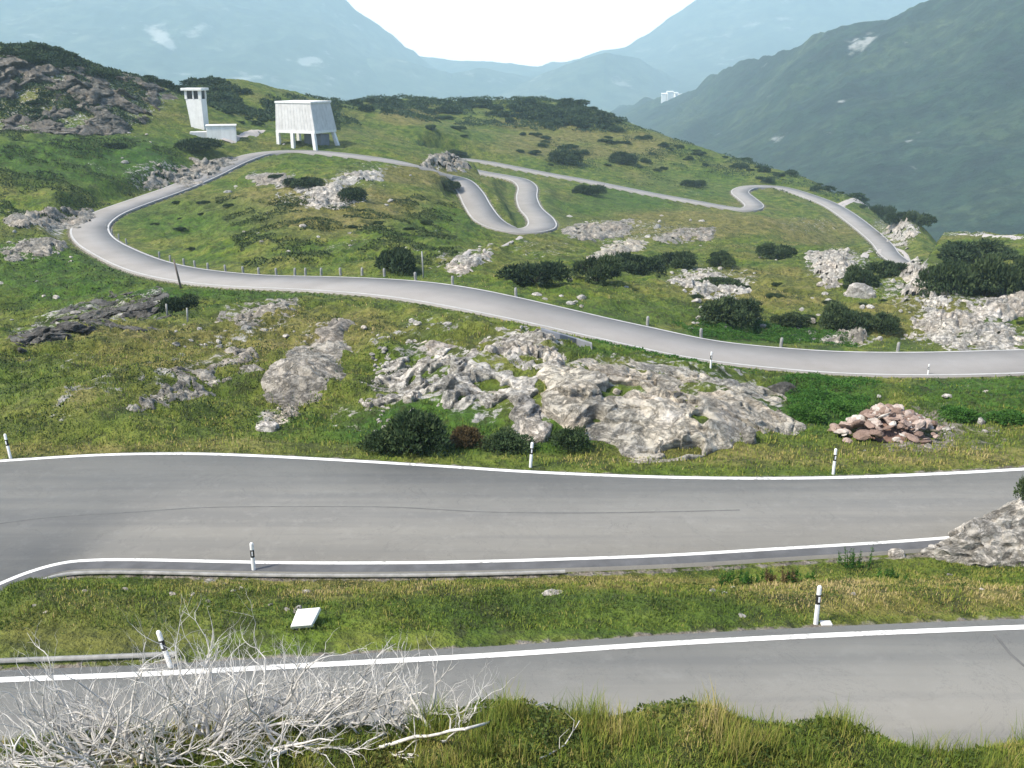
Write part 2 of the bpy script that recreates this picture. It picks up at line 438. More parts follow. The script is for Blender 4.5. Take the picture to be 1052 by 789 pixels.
def make_rock(name, pale, warm, moss, sc=1.):
    m, nt, b = mat(name); nb = NB(nt); p = nb.pos()
    col = rock_color(nb, p, pale, warm)
    v = nb.noise(nb.scale(p, (1, 1, 2.2)), .8*sc, 7, .72, dist=.6)
    crack = nb.ramp(nb.math('ABSOLUTE', nb.math('SUBTRACT', v, .5)), [(.0, 1), (.022, 0)])
    col = nb.mix(nb.math('MULTIPLY', crack, .6), col, (.055, .05, .042))
    nz = nb.math('ADD', nb.nz(), nb.math('MULTIPLY', nb.math('SUBTRACT', nb.noise(p, .55*sc, 6, .65), .5), 2.6))
    gm = nb.ramp(nz, [(1.42-moss, 0), (1.52-moss, 1)])
    gc = nb.ramp(nb.noise(p, 1.4, 5), [(.3, (.05, .075, .015)), (.55, (.11, .13, .03)), (.75, (.19, .16, .05))])
    col = nb.mix(gm, col, gc)
    lich = nb.ramp(nb.noise(p, 3*sc, 4, .7), [(.58, 0), (.70, .4)])
    col = nb.mix(lich, col, (.10, .10, .09))
    nt.links.new(col, b.inputs['Base Color']); b.inputs['Roughness'].default_value = .9
    h = nb.math('ADD', nb.noise(p, 1.6*sc, 8, .7), nb.math('MULTIPLY', nb.math('MINIMUM', nb.math('ABSOLUTE', nb.math('SUBTRACT', v, .5)), .05), 5))
    nt.links.new(nb.bump(h, .9, .35/sc), b.inputs['Normal'])
    return m
ROCK = make_rock('pale_rock', 1.6, .5, .22)
ROCK_W = make_rock('pinkish_rock', 1.55, 1.3, .18)
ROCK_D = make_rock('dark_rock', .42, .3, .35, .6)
ROCK_G = make_rock('grey_rock', 1.1, .9, .30)
ROCK_CR = make_rock('crag_rock', .60, 1.2, .30, .35)
STONE = make_rock('loose_stone', 1.5, .3, -.2, 2.)
STONE_P, nt, b = mat('rubble_stone'); nb = NB(nt); p = nb.pos()
oi = nb.N.new('ShaderNodeObjectInfo').outputs['Random']
col = nb.ramp(oi, [(.0, (.17, .115, .09)), (.35, (.30, .215, .175)), (.62, (.42, .33, .28)), (.85, (.50, .45, .40)), (1., (.60, .57, .52))])
col = nb.mix(nb.ramp(nb.noise(p, 5, 5, .7), [(.4, .6), (.6, 0)]), col, nb.mix(1., col, (.5, .47, .45), 'MULTIPLY'))
nt.links.new(col, b.inputs['Base Color']); nt.links.new(nb.bump(nb.noise(p, 6, 5, .7), .8, .05), b.inputs['Normal'])

ASPH, nt, b = mat('asphalt'); nb = NB(nt); p = nb.pos()
w = nb.noise(p, .16, 4, .6); sp1 = nb.noise(p, 55, 2, .8); st = nb.noise(nb.scale(p, (.05, .9, .5)), 1.1, 5, .6)
col = nb.ramp(w, [(.3, (.200, .191, .170)), (.7, (.250, .239, .212))])
col = nb.mix(nb.ramp(st, [(.42, .0), (.62, .45)]), col, (.135, .135, .132))
blot = nb.noise(p, 1.7, 6, .75)
col = nb.mix(nb.ramp(blot, [(.52, 0), (.68, .45)]), col, (.275, .265, .24))
veins = nb.noise(p, .42, 6, .7, dist=1.2)
col = nb.mix(nb.math('MULTIPLY', nb.ramp(nb.math('ABSOLUTE', nb.math('SUBTRACT', veins, .5)), [(0, 1), (.006, 0)]), .35), col, (.07, .07, .07))
col = nb.mix(nb.ramp(sp1, [(.35, .35), (.6, 0)]), col, (.11, .11, .11))
nt.links.new(col, b.inputs['Base Color']); b.inputs['Roughness'].default_value = .82
nt.links.new(nb.bump(sp1, .25, .02), b.inputs['Normal'])
ASPH2, nt, b = mat('old_asphalt'); nb = NB(nt); p = nb.pos()
w = nb.noise(p, .12, 5, .65)
col = nb.ramp(w, [(.3, (.22, .208, .195)), (.7, (.29, .275, .26))])
nt.links.new(col, b.inputs['Base Color'])
def simple(name, colr, rough=.7, var=.15, sc=6., bumpd=0):
    m, nt, b = mat(name); nb = NB(nt); p = nb.obj()
    lo = tuple(q*(1-var) for q in colr); hi = tuple(min(1, q*(1+var*.6)) for q in colr)
    n = nb.noise(p, sc, 5, .65)
    nt.links.new(nb.ramp(n, [(.3, lo), (.7, hi)]), b.inputs['Base Color']); b.inputs['Roughness'].default_value = rough
    if bumpd: nt.links.new(nb.bump(n, .6, bumpd), b.inputs['Normal'])
    return m
def paint_mat():
    m, nt, b = mat('road_paint'); nb = NB(nt); p = nb.pos()
    n = nb.noise(p, 7, 5, .7); n2 = nb.noise(p, .7, 3)
    f = nb.math('ADD', nb.math('MULTIPLY', n, .6), nb.math('MULTIPLY', n2, .4))
    nt.links.new(nb.ramp(f, [(.38, (.34, .33, .31)), (.46, (.70, .69, .66)), (.7, (.82, .81, .78))]), b.inputs['Base Color']); b.inputs['Roughness'].default_value = .6
    return m
PAINT = paint_mat()
PAINT_W = simple('worn_paint', (.46, .45, .43), .7, .2, .8)
WHITE = simple('white_plastic', (.82, .82, .80), .45, .06)
BLACK = simple('black_plastic', (.02, .02, .02), .5, .2)
REFL = simple('reflector', (.75, .76, .78), .25, .05)
CONC = simple('concrete', (.60, .59, .57), .85, .14, .8, .03)
CONC_P = simple('pale_concrete', (.74, .73, .70), .85, .10, .6, .02)
CONC_D = simple('dark_grey_concrete', (.20, .21, .23), .9, .2, .8)  # dark bluish grey of the retaining wall and the hopper's inner wall
KERB = simple('kerb_concrete', (.30, .295, .28), .9, .35, 3., .02)
GRAVEL = simple('gravel', (.42, .38, .35), .95, .25, 2.5, .05)
TAR = simple('tar', (.125, .122, .115), .6, .3, 3)
GLASS = simple('dark_glass', (.025, .03, .035), .15, .2)
METAL = simple('galvanised_metal', (.30, .30, .29), .5, .15)
WOODP = simple('pole_wood', (.16, .13, .11), .9, .25, 8)
BARK = simple('bark', (.07, .055, .04), .95, .3, 10)
DEADW = simple('dead_wood', (.60, .575, .54), .9, .42, 4, .004)
MARBLE = simple('white_slab_stone', (.80, .79, .75), .75, .12, 5., .01)
for m_ in (CONC, CONC_P):
    nt = m_.node_tree; nb = NB(nt); b = nt.nodes['Principled BSDF']; src = b.inputs['Base Color'].links[0].from_socket
    st = nb.noise(nb.scale(nb.obj(), (1.4, 1.4, .12)), 1.0, 5, .65)
    nt.links.new(nb.mix(nb.ramp(st, [(.46, 0), (.70, .28)]), src, nb.mix(1., src, (.52, .50, .46), 'MULTIPLY')), b.inputs['Base Color'])
PLASTER = simple('white_plaster', (.80, .79, .76), .85, .05, .1)

def leaf_mat(name, lo, mid_, hi, trans=.15):
    m, nt, b = mat(name); nb = NB(nt); t = nb.attr('tone')
    oi = nb.N.new('ShaderNodeObjectInfo').outputs['Random']
    f = nb.math('ADD', nb.math('MULTIPLY', t, .85), nb.math('MULTIPLY', oi, .15))
    colr = nb.ramp(f, [(.1, lo), (.5, mid_), (.9, hi)])
    nt.links.new(colr, b.inputs['Base Color']); b.inputs['Roughness'].default_value = .8
    tr = nb.N.new('ShaderNodeBsdfTranslucent'); nt.links.new(colr, tr.inputs['Color'])
    mx = nb.N.new('ShaderNodeMixShader'); mx.inputs[0].default_value = trans
    out = nt.nodes['Material Output']
    nt.links.new(b.outputs[0], mx.inputs[1]); nt.links.new(tr.outputs[0], mx.inputs[2]); nt.links.new(mx.outputs[0], out.inputs['Surface'])
    return m
PINE_FAR = leaf_mat('far_pine_needles', (.018, .034, .014), (.034, .062, .024), (.06, .09, .035), .05)
PINE = leaf_mat('pine_needles', (.014, .026, .011), (.029, .053, .019), (.066, .092, .034), .05)
LEAF = leaf_mat('bush_leaves', (.018, .036, .014), (.036, .066, .022), (.08, .11, .040), .2)
RUST = leaf_mat('reddish_heath', (.060, .045, .020), (.11, .075, .032), (.17, .12, .05), .15)
WEED = leaf_mat('weed_leaves', (.022, .070, .010), (.045, .13, .016), (.09, .18, .03), .25)
def grass_mat(name):
    m, nt, b = mat(name); nb = NB(nt)
    colr = nb.ramp(nb.attr('tone'), [(.0, (.042, .078, .012)), (.25, (.092, .150, .017)), (.5, (.178, .220, .030)), (.75, (.29, .25, .07)), (1., (.44, .35, .17))])
    nt.links.new(colr, b.inputs['Base Color']); b.inputs['Roughness'].default_value = .75
    g_ = nb.N.new('ShaderNodeNewGeometry'); v1 = nb.N.new('ShaderNodeVectorMath'); v1.operation = 'SCALE'; v1.inputs['Scale'].default_value = .45
    nt.links.new(g_.outputs['Normal'], v1.inputs[0]); v2 = nb.N.new('ShaderNodeVectorMath'); v2.operation = 'ADD'; v2.inputs[1].default_value = (0, 0, .8)
    nt.links.new(v1.outputs[0], v2.inputs[0]); v3 = nb.N.new('ShaderNodeVectorMath'); v3.operation = 'NORMALIZE'; nt.links.new(v2.outputs[0], v3.inputs[0])
    nt.links.new(v3.outputs[0], b.inputs['Normal'])
    tr = nb.N.new('ShaderNodeBsdfTranslucent'); nt.links.new(colr, tr.inputs['Color'])
    mx = nb.N.new('ShaderNodeMixShader'); mx.inputs[0].default_value = .25
    out = nt.nodes['Material Output']
    nt.links.new(b.outputs[0], mx.inputs[1]); nt.links.new(tr.outputs[0], mx.inputs[2]); nt.links.new(mx.outputs[0], out.inputs['Surface'])
    return m
GRASS = grass_mat('grass_blades')

# ------------------------------------------------------------------ ground mesh
def blobs(L):
    M = np.zeros((NR, NC))
    for px, py, rx, ry, v, *rot in L:
        th = R(rot[0]) if rot else 0
        dx = PX-px; dy = -(PY-py)
        u = (dx*math.cos(th)+dy*math.sin(th))/rx; w_ = (-dx*math.sin(th)+dy*math.cos(th))/ry
        M = np.maximum(M, v*np.clip(1.25-np.sqrt(u*u+w_*w_), 0, .5)*2) if v > 0 else M
    return M
lushA = blobs([(850,415,60,30,1),(1000,415,70,26,.9),(780,347,80,10,1),(660,325,70,14,.6),(90,165,110,28,.9),(60,280,90,30,.75),(200,225,90,20,.55),(640,205,50,14,.7),(240,305,120,8,.8),(640,365,60,10,.8),
               (430,440,90,26,.9),(560,450,60,18,.8),(320,440,60,16,.5),(250,620,240,30,.35),(620,630,200,22,.55),(20,400,60,20,.5),(450,240,60,20,.4),(580,222,60,14,.5),(720,190,60,14,.4),(300,160,60,8,.6)])
dryA = blobs([(330,600,170,16,.9),(640,597,160,8,.8),(900,610,170,16,.8),(300,350,110,26,.6),(200,365,120,30,.45),(330,215,110,22,.7),(430,180,40,10,.9),(690,232,120,14,.8),(560,125,50,10,.6),(780,300,90,20,.5),(930,330,60,16,.5),
              (500,365,60,14,.4),(840,240,50,14,.5),(600,148,90,16,.5),(820,470,260,10,.45),(200,460,220,8,.4),(420,120,30,8,.8),(100,640,110,30,.3)])
rockA = blobs([(130,398,110,14,.46,22),(250,345,60,9,.45,12),(330,370,35,40,.44),(60,380,50,12,.4,15),(420,350,80,18,.42,8),(650,380,90,10,.4),(330,205,60,14,.48),(395,170,40,8,.42),(170,180,50,16,.5),(60,225,60,12,.55),(30,262,40,10,.5),
               (640,240,50,12,.46,10),(860,275,40,20,.52),(950,300,60,30,.5),(990,345,70,16,.55),(860,350,60,8,.5),(730,290,60,16,.46),(470,268,30,8,.5),(90,95,110,45,.46),(920,235,30,16,.5),(830,232,40,10,.42),(700,240,40,8,.45),(560,258,40,10,.42),(990,240,40,6,.5),(370,425,40,20,.42),(1020,320,40,14,.5)])
rockA = np.maximum(rockA, .40*hill*(GY < 420)*np.clip(fbm2(GX*.05+9, GY*.05, 3, 300)*2.2, 0, 1))
dirtA = np.maximum(.72*np.clip(1-np.abs(RD-.15)/(.4+GY*.004), 0, 1), blobs([(940,448,60,22,.62),(995,455,50,14,.5),(170,675,110,8,.5),(60,780,120,26,.55),(230,760,120,20,.4)]))
noroad = np.clip((RD+.3)/1.5, 0, 1)
rockA *= noroad
V = np.stack([GX, GY, GZ], -1).reshape(-1, 3)
gme = mesh_np('ground', V, grid_faces(NR, NC), smoothf=True, attrs=dict(lush=lushA, dry=dryA, rock=rockA, dirt=dirtA))
tag(link('ground', gme, GROUND), kind='structure')
print('ground', time.time()-T0)

# ------------------------------------------------------------------ road meshes
def strip_mesh(name, A, B, mt, n, lift=0., skirt=.5, parent=None, cross=2):
    q = np.linspace(0, 1, n)
    ip = lambda P: np.stack([np.interp(q, np.linspace(0, 1, len(P)), P[:, k]) for k in range(3)], 1)
    a, b_ = ip(np.asarray(A)), ip(np.asarray(B))
    rows = []
    if skirt: rows.append(a-[0, 0, skirt])
    for t in np.linspace(0, 1, cross): rows.append(a+(b_-a)*t)
    if skirt: rows.append(b_-[0, 0, skirt])
    V = np.stack(rows, 1); V[:, :, 2] += lift
    me = mesh_np(name, V.reshape(-1, 3), grid_faces(n, len(rows)))
    return link(name, me, mt, parent)
def along(P, d0, d1): return offs(P, d0), offs(P, d1)
rd1 = tag(strip_mesh('foreground_road', far1, near1, ASPH, 160), kind='structure')
l = offs(far1, .28); strip_mesh('edge_line', l, offs(l, .20), PAINT, 200, .006, 0, rd1)
rd2 = tag(strip_mesh('wide_road', far2, near2, ASPH, 220), kind='structure')
strip_mesh('edge_line', offs(far2, .06), offs(far2, .30), PAINT, 240, .006, 0, rd2)
strip_mesh('edge_line', offs(line2, -.17), offs(line2, .01), PAINT, 240, .006, 0, rd2)
ASPH_D = simple('dark_asphalt', (.105, .105, .108), .85, .3, 1.2)
strip_mesh('shoulder', offs(line2, .03), offs(line2, .50), ASPH_D, 240, .004, 0, rd2)
seam = crom([pt_z(px, py, Z2) for px, py in [(-60,548),(0,538),(60,531),(140,526),(210,521.5),(300,520.5),(400,521),(500,526),(600,527),(700,525.5),(760,524)]], 5)
sw = .03+.05*np.abs(fbm2(np.arange(len(seam))*.37, np.zeros(len(seam)), 2, 5))
sA = seam.copy(); sB = seam.copy(); sA[:, 1] += sw; sB[:, 1] -= sw
strip_mesh('tar_seam', sA, sB, TAR, 120, .004, 0, rd2)
crk = np.array([pt_z(px, py, Z1) for px, py in [(1022,652),(1030,662),(1038,672),(1052,684),(1075,700)]])
sA = crk.copy(); sB = crk.copy(); sA[:, 0] += .04; sB[:, 0] -= .04
strip_mesh('tar_seam', sA, sB, TAR, 40, .004, 0, rd1)
mA, mB = main.copy()[:, :3], main.copy()[:, :3]
t = np.gradient(main[:, :2], axis=0); t /= np.linalg.norm(t, axis=1)[:, None]
nn = np.stack([t[:, 1], -t[:, 0]], 1)
mA[:, :2] += nn*main[:, 3:4]*.5; mB[:, :2] -= nn*main[:, 3:4]*.5
rd3 = tag(strip_mesh('valley_road', mA, mB, ASPH2, len(main), 0., .9), kind='structure')
for P, sgn in ((mA, -1), (mB, 1)):
    Q = P.copy(); Q2 = P.copy()
    Q[:, :2] += nn*sgn*.12; Q2[:, :2] += nn*sgn*.40
    strip_mesh('edge_line', Q if sgn < 0 else Q2, Q2 if sgn < 0 else Q, PAINT_W, len(main), .02, 0, rd3)
# low concrete edging along the left part of the two near roads
def kerb(P, d0, d1, h, i0, i1):
    A, B = offs(P, d0), offs(P, d1)
    A, B = A[i0:i1], B[i0:i1]
    return tag(strip_mesh('kerb', A, B, KERB, 110, h, .07), kind='structure')
kerb(line2, .64, .74, .015, 0, len(line2)*11//18)
kerb(far1, -.46, -.36, .03, 0, len(far1)*33//100)
def draped(name, L, width, mt, lift=.10):
    P = smooth(crom(np.array([hit(px, py) for px, py in L]), 6), 2)
    w_ = width/2; tt = np.gradient(P[:, :2], axis=0); tt /= np.linalg.norm(tt, axis=1)[:, None]+1e-9
    n_ = np.stack([tt[:, 1], -tt[:, 0]], 1); rows = []
    for k in np.linspace(-1, 1, 5):
        Q = P.copy(); Q[:, :2] += n_*w_*k*(1+.15*np.sin(np.arange(len(P))*.7))[:, None]; Q[:, 2] = samp(GZ, Q[:, 0], Q[:, 1])+(lift if abs(k) < .9 else -.05); rows.append(Q)
    Vv = np.stack(rows, 1)
    return tag(link(name, mesh_np(name, Vv.reshape(-1, 3), grid_faces(len(P), 5)), mt), kind='structure')
draped('path', [(862,212),(872,206),(882,201),(892,199)], 4, GRAVEL)
draped('path', [(905,252),(890,262),(872,270),(862,274)], 1.6, GRAVEL)
draped('path', [(905,252),(935,268),(955,280),(958,292)], 1.6, GRAVEL)
draped('path', [(232,146),(245,141),(258,137),(268,135)], 3.5, GRAVEL, .3)
draped('path', [(440,276),(470,264),(505,250),(535,243)], 1.0, GRAVEL)
draped('path', [(985,241),(1015,241),(1052,244),(1100,246)], 5, GRAVEL)
print('roads', time.time()-T0)

# ------------------------------------------------------------------ outcrops (rock rising out of the ground)
def poly_dist(X, Y, poly):
    P = np.asarray(poly, float); n = len(P); d = np.full(X.shape, 1e9); ins = np.zeros(X.shape, bool)
    for i in range(n):
        x0, y0 = P[i]; x1, y1 = P[(i+1) % n]
        dx, dy = x1-x0, y1-y0; t = np.clip(((X-x0)*dx+(Y-y0)*dy)/(dx*dx+dy*dy+1e-9), 0, 1)
        d = np.minimum(d, np.hypot(X-x0-t*dx, Y-y0-t*dy))
        with np.errstate(divide='ignore', invalid='ignore'):
            cnd = ((y0 > Y) != (y1 > Y)) & (X < (x1-x0)*(Y-y0)/(y1-y0+1e-12)+x0)
        ins ^= cnd
    return np.where(ins, d, -d)
ROCKPOLY = []
def outcrop(name, poly, h, mt, label, block=1.6, edge=.35, seed=0, cat='rock outcrop', tilt=(0, 0, 1), res=1.0, cut=.35, lay=0, hol=.12, rg=.8):
    ROCKPOLY.append(poly)
    H = [hit(*q) for q in poly]
    av = [q.x/q.y for q in H]; lv = [math.log(q.y) for q in H]
    da = (max(av)-min(av))*.15+.004; dl = (max(lv)-min(lv))*.12+.01
    a0, a1, l0, l1 = min(av)-da, max(av)+da, min(lv)-dl, max(lv)+dl
    nc = int(min(420, max(30, (a1-a0)*1000*.9*res))); nr = int(min(420, max(30, (l1-l0)*900*res)))
    a, l = np.meshgrid(np.linspace(a0, a1, nc), np.linspace(l0, l1, nr))
    y = np.exp(l); x = a*y; z = samp(GZ, x, y)
    px, py = project(x, y, z)
    xs = [q[0] for q in poly]; ys = [q[1] for q in poly]
    size = min(max(xs)-min(xs), max(ys)-min(ys))
    w1 = fbm2(x/block*.55, y/block*.55+z/block*.4, 4, seed+500)
    d = poly_dist(px, py, poly)/(size*edge) + w1*1.1 + .25
    m = np.clip(d, 0, 1)**.55
    P = np.stack([x, y, z*1.3], -1).reshape(-1, 3)
    ang = .5+seed*.37
    Pr = P.copy(); Pr[:, 0] = P[:, 0]*math.cos(ang)-P[:, 1]*math.sin(ang)*.6; Pr[:, 1] = (P[:, 0]*math.sin(ang)+P[:, 1]*math.cos(ang))*.6
    wp = Pr/block + .35*np.stack([fbm2(Pr[:, 0]/block*1.3, Pr[:, 1]/block*1.3, 2, seed+k_) for k_ in (310, 320, 330)], 1)
    def facets(Q, sd, k_):
        f1, f2, cid = worley3(Q, sd); dv = worley3.dv
        g_ = cid*40.; return (cid-.5)*.55+(dv[:, 0]*np.cos(g_)+dv[:, 1]*np.sin(g_))*k_, f2-f1
    F1_, e1 = facets(wp, seed, 1.0); F2_, e2 = facets(wp*2.6+5, seed+9, 1.0); F3_, e3 = facets(wp*6.1+9, seed+19, 1.0)
    sh = m.shape
    rough = fbm2(x/block*3.1, y/block*3.1+z, 3, seed+70)
    low = fbm2(x/block*.42, y/block*.42+z/block*.3, 3, seed+200)
    holl = fbm2(x/block*.75+3, y/block*.75, 3, seed+250)
    hh = (F1_*.62+F2_*.34*rg+F3_*.17*rg*rg).reshape(sh)
    hh = hh - .30*np.clip(1-e1/.10, 0, 1).reshape(sh)*np.clip(rough*3+.4, 0, 1)
    hh = h*m*(.55+hh+.75*low+.16*rg*rough)
    if lay: hh = hh + m*h*lay*np.abs(np.sin((x*.8-y*.5+rough*block*.5)/block*4))
    hh = hh - h*1.1*np.clip((-holl-hol)/.16, 0, 1)*np.clip(1.3-hol, 0, 1)
    d = np.where(hh < -.04, -.1, d)
    hh = np.where(d > 0, hh, np.minimum(hh, -.12))
    z2 = z + np.where(d > 0, hh-.05, -.25)
    k = (d > -.35)
    dirv = np.array(tilt, float); dirv /= np.linalg.norm(dirv)
    off = np.clip(hh, -.5, None)
    k = k & (hh > -.45)
    Vv = np.stack([x+dirv[0]*off, y+dirv[1]*off, z+dirv[2]*off-.05], -1).reshape(-1, 3)
    fc = grid_faces(nr, nc); kk = k.ravel(); fc = fc[kk[fc].all(1)]
    if len(fc):
        lab = np.arange(len(Vv)); 
        for _ in range(400):
            mn = lab[fc].min(1); old = lab.copy()
            for q_ in range(4): np.minimum.at(lab, fc[:, q_], mn)
            lab = lab[lab]
            if (lab == old).all(): break
        cnt = np.bincount(lab[fc[:, 0]], minlength=len(Vv)); fc = fc[cnt[lab[fc[:, 0]]] > .3*cnt.max()]
    used = np.unique(fc); mp = np.full(len(Vv), -1); mp[used] = np.arange(len(used))
    if len(fc) == 0: return None
    me = mesh_np(name, Vv[used], mp[fc], smoothf=False)
    return tag(link(name, me, mt), label, cat)
OC = outcrop
OC('rock_outcrop', [(378,396),(398,376),(440,360),(500,370),(540,398),(566,428),(560,452),(530,442),(470,432),(440,416),(400,414)], .75, ROCK, 'jagged whitish rock outcrop with grassy hollows above the big green bush', 1.7, .3, 1, tilt=(0,-.6,.8), rg=.7, hol=.0)
OC('rock_outcrop', [(562,385),(600,374),(680,382),(722,390),(765,398),(800,418),(808,438),(770,446),(700,464),(640,464),(600,447),(575,422)], .8, ROCK_W, 'broad pinkish pale rock face bulging above the wide road verge', 2.3, .28, 2, tilt=(0,-.6,.8), rg=.52, hol=.26)
OC('rock_outcrop', [(500,352),(555,344),(580,362),(578,386),(540,376)], .8, ROCK, 'rounded pale rock hump just below the valley road retaining wall', 1.3, .3, 3, tilt=(0,-.3,1))
OC('rock_slab', [(278,394),(328,342),(352,334),(354,362),(326,408),(298,408)], .6, ROCK_G, 'tilted grey layered rock slab in the middle of the grassy mound', 2.6, .3, 4, tilt=(-.3,-.3,1), lay=.25, rg=.5, hol=.4)
OC('rock_slab', [(145,416),(178,392),(236,369),(258,360),(254,374),(195,404),(158,421)], .5, ROCK_G, 'long narrow grey rock rib slanting up the left mound', 1.0, .4, 5)
OC('rock_slab', [(224,328),(262,316),(300,308),(308,318),(250,334)], .45, ROCK_G, 'low brownish grey ledge near the crest of the mound', 1.0, .4, 6)
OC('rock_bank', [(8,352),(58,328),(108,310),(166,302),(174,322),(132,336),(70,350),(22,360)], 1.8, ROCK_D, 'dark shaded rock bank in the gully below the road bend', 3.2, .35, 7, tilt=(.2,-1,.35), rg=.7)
OC('rock_crag', [(-140,40),(0,52),(60,58),(110,72),(150,85),(167,102),(150,122),(120,136),(60,134),(0,134),(-140,134)], 4.6, ROCK_CR, 'large dark craggy cliff at the left edge beneath the far mountain', 11., .25, 8, tilt=(.35,-1,.3), res=1.3, hol=-.02, rg=.8)
OC('rock_outcrop', [(148,192),(164,172),(210,167),(240,165),(222,180),(190,192)], 1.7, ROCK_G, 'grey rock outcrop beside the road up to the tower', 2.6, .35, 9, tilt=(.2,-.5,1))
OC('rock_ledge', [(5,228),(50,216),(90,216),(98,224),(80,234),(30,234)], 1.5, ROCK_G, 'flat grey ledge left of the road bend, larger of two', 2.8, .35, 10)
OC('rock_ledge', [(0,258),(30,250),(68,249),(70,256),(14,268)], 1.0, ROCK_G, 'thin pale ledge low on the green slope at the left edge', 2.4, .35, 11)
OC('rock_outcrop', [(920,276),(945,270),(972,300),(962,328),(934,306)], 1.6, ROCK, 'whitish rocks tumbling between the dark shrubs at right', 1.9, .3, 12, tilt=(0,-.3,1))
OC('rock_outcrop', [(985,312),(1052,300),(1150,300),(1150,326),(1010,326)], 1.2, ROCK, 'long pale rock shelf at the right edge under the large dark shrub', 2.2, .35, 13, tilt=(0,-.3,1))
OC('rock_outcrop', [(940,332),(985,320),(1040,342),(1060,356),(975,358),(958,348)], .8, ROCK, 'broken pale rocks just above the valley road at right', 1.3, .3, 14, tilt=(0,-.3,1))
OC('rock_outcrop', [(832,262),(868,260),(884,284),(850,292)], 1.3, ROCK, 'pale bouldery outcrop left of the dark shrubs near the footpath', 1.7, .35, 15)
OC('rock_outcrop', [(908,240),(922,224),(942,234),(930,252)], 1.8, ROCK, 'bright whitish rocks beside the lower end of the winding road', 2.0, .35, 16)
OC('rock_outcrop', [(305,196),(345,188),(372,206),(350,214),(318,212)], 1.1, ROCK, 'pale weathered rock hump in the grassy bowl between two shrubs', 2.2, .35, 17)
OC('rock_outcrop', [(345,184),(372,177),(398,174),(392,184),(360,190)], .9, ROCK, 'low pale rocks on the grass just below the upper road', 2.2, .35, 18)
OC('rock_outcrop', [(456,276),(478,264),(500,258),(506,266),(474,280)], .6, ROCK, 'small whitish outcrop beside the thin footpath in the middle', 1.4, .35, 19)
OC('rock_knoll', [(432,172),(444,162),(460,158),(476,168),(482,174)], 2.2, ROCK_G, 'grey pointed rock knoll between the upper road and hairpin', 3.2, .4, 20, tilt=(0,-.2,1))
OC('rock_outcrop', [(578,240),(598,232),(650,228),(646,240),(600,246)], 1.1, ROCK_G, 'rough brown and grey rocks right of the hairpin', 2.4, .35, 21)
OC('rock_slab', [(606,266),(636,250),(664,246),(660,254),(626,268)], .8, ROCK_W, 'smooth tan slab above the long dark hedge of shrubs', 2.2, .35, 22)
OC('rock_outcrop', [(690,290),(718,278),(768,294),(766,304),(730,306)], .8, ROCK, 'pale rocks half buried behind the round dark shrub', 1.6, .35, 23)
OC('rock_outcrop', [(672,246),(700,236),(735,236),(730,244),(690,250)], .8, ROCK_G, 'low grey brown rocks on the yellow slope in the centre right', 2., .35, 24)
OC('rock_outcrop', [(848,352),(866,340),(890,342),(886,354)], .8, ROCK_G, 'small grey rounded rock at the road edge below a dark shrub', 1.2, .35, 25)
OC('rock_outcrop', [(255,182),(285,178),(305,184),(300,192),(265,190)], .8, ROCK_G, 'low grey rocks in the upper left of the grassy bowl', 2., .35, 26)
OC('rock_outcrop', [(262,440),(272,425),(300,415),(306,425),(290,440)], .35, ROCK_W, 'crumbling tan rock patch beside the white boulder on the mound', .8, .35, 27)
print('outcrops', time.time()-T0)
INROCK = np.full((NR, NC), -99.)
vis = (PX > -150) & (PX < 1200) & (PY > 30) & (PY < 480)
ii = np.nonzero(vis)
pxs, pys = PX[ii], PY[ii]; best = np.full(len(pxs), -99.)
for poly in ROCKPOLY:
    xs = [q[0] for q in poly]; ys = [q[1] for q in poly]
    k = np.nonzero((pxs > min(xs)) & (pxs < max(xs)) & (pys > min(ys)) & (pys < max(ys)))[0]
    if len(k): best[k] = np.maximum(best[k], poly_dist(pxs[k], pys[k], poly))
INROCK[ii] = best

halo = .50*np.clip(1-np.maximum(-INROCK, 0)/16., 0, 1)*noroad*(INROCK > -98)
gme.attributes['rock'].data.foreach_set('value', np.maximum(rockA, halo).astype(np.float32).ravel())

# ------------------------------------------------------------------ boulders
def boulder_mesh(name, seed, sub=3, flat=.7):
    bm = bmesh.new(); bmesh.ops.create_icosphere(bm, subdivisions=sub, radius=1)
    rr = random.Random(seed)
    V = np.array([v.co[:] for v in bm.verts])
    for _ in range(9):
        n = Vector((rr.uniform(-1, 1), rr.uniform(-1, 1), rr.uniform(-.5, 1))).normalized(); dd = rr.uniform(.62, .9)
        pr = V @ np.array(n); V -= np.outer(np.clip(pr-dd, 0, None), n)
    f1, f2, cid = worley3(V*1.4+seed*3.7, seed)
    V *= (1+.14*(cid-.5)+.10*fbm2(V[:, 0]*2.2+seed, V[:, 1]*2.2+V[:, 2]*1.7, 3, seed))[:, None]
    V[:, 2] *= flat; V[:, 2] = np.maximum(V[:, 2], -.35)
    for v, q in zip(bm.verts, V): v.co = q
    me = bpy.data.meshes.new(name); bm.to_mesh(me); bm.free()
    return me
BP = [boulder_mesh('boulder', k, 3, f) for k, f in enumerate((.75, .6, .85, .5, .7, .65))]
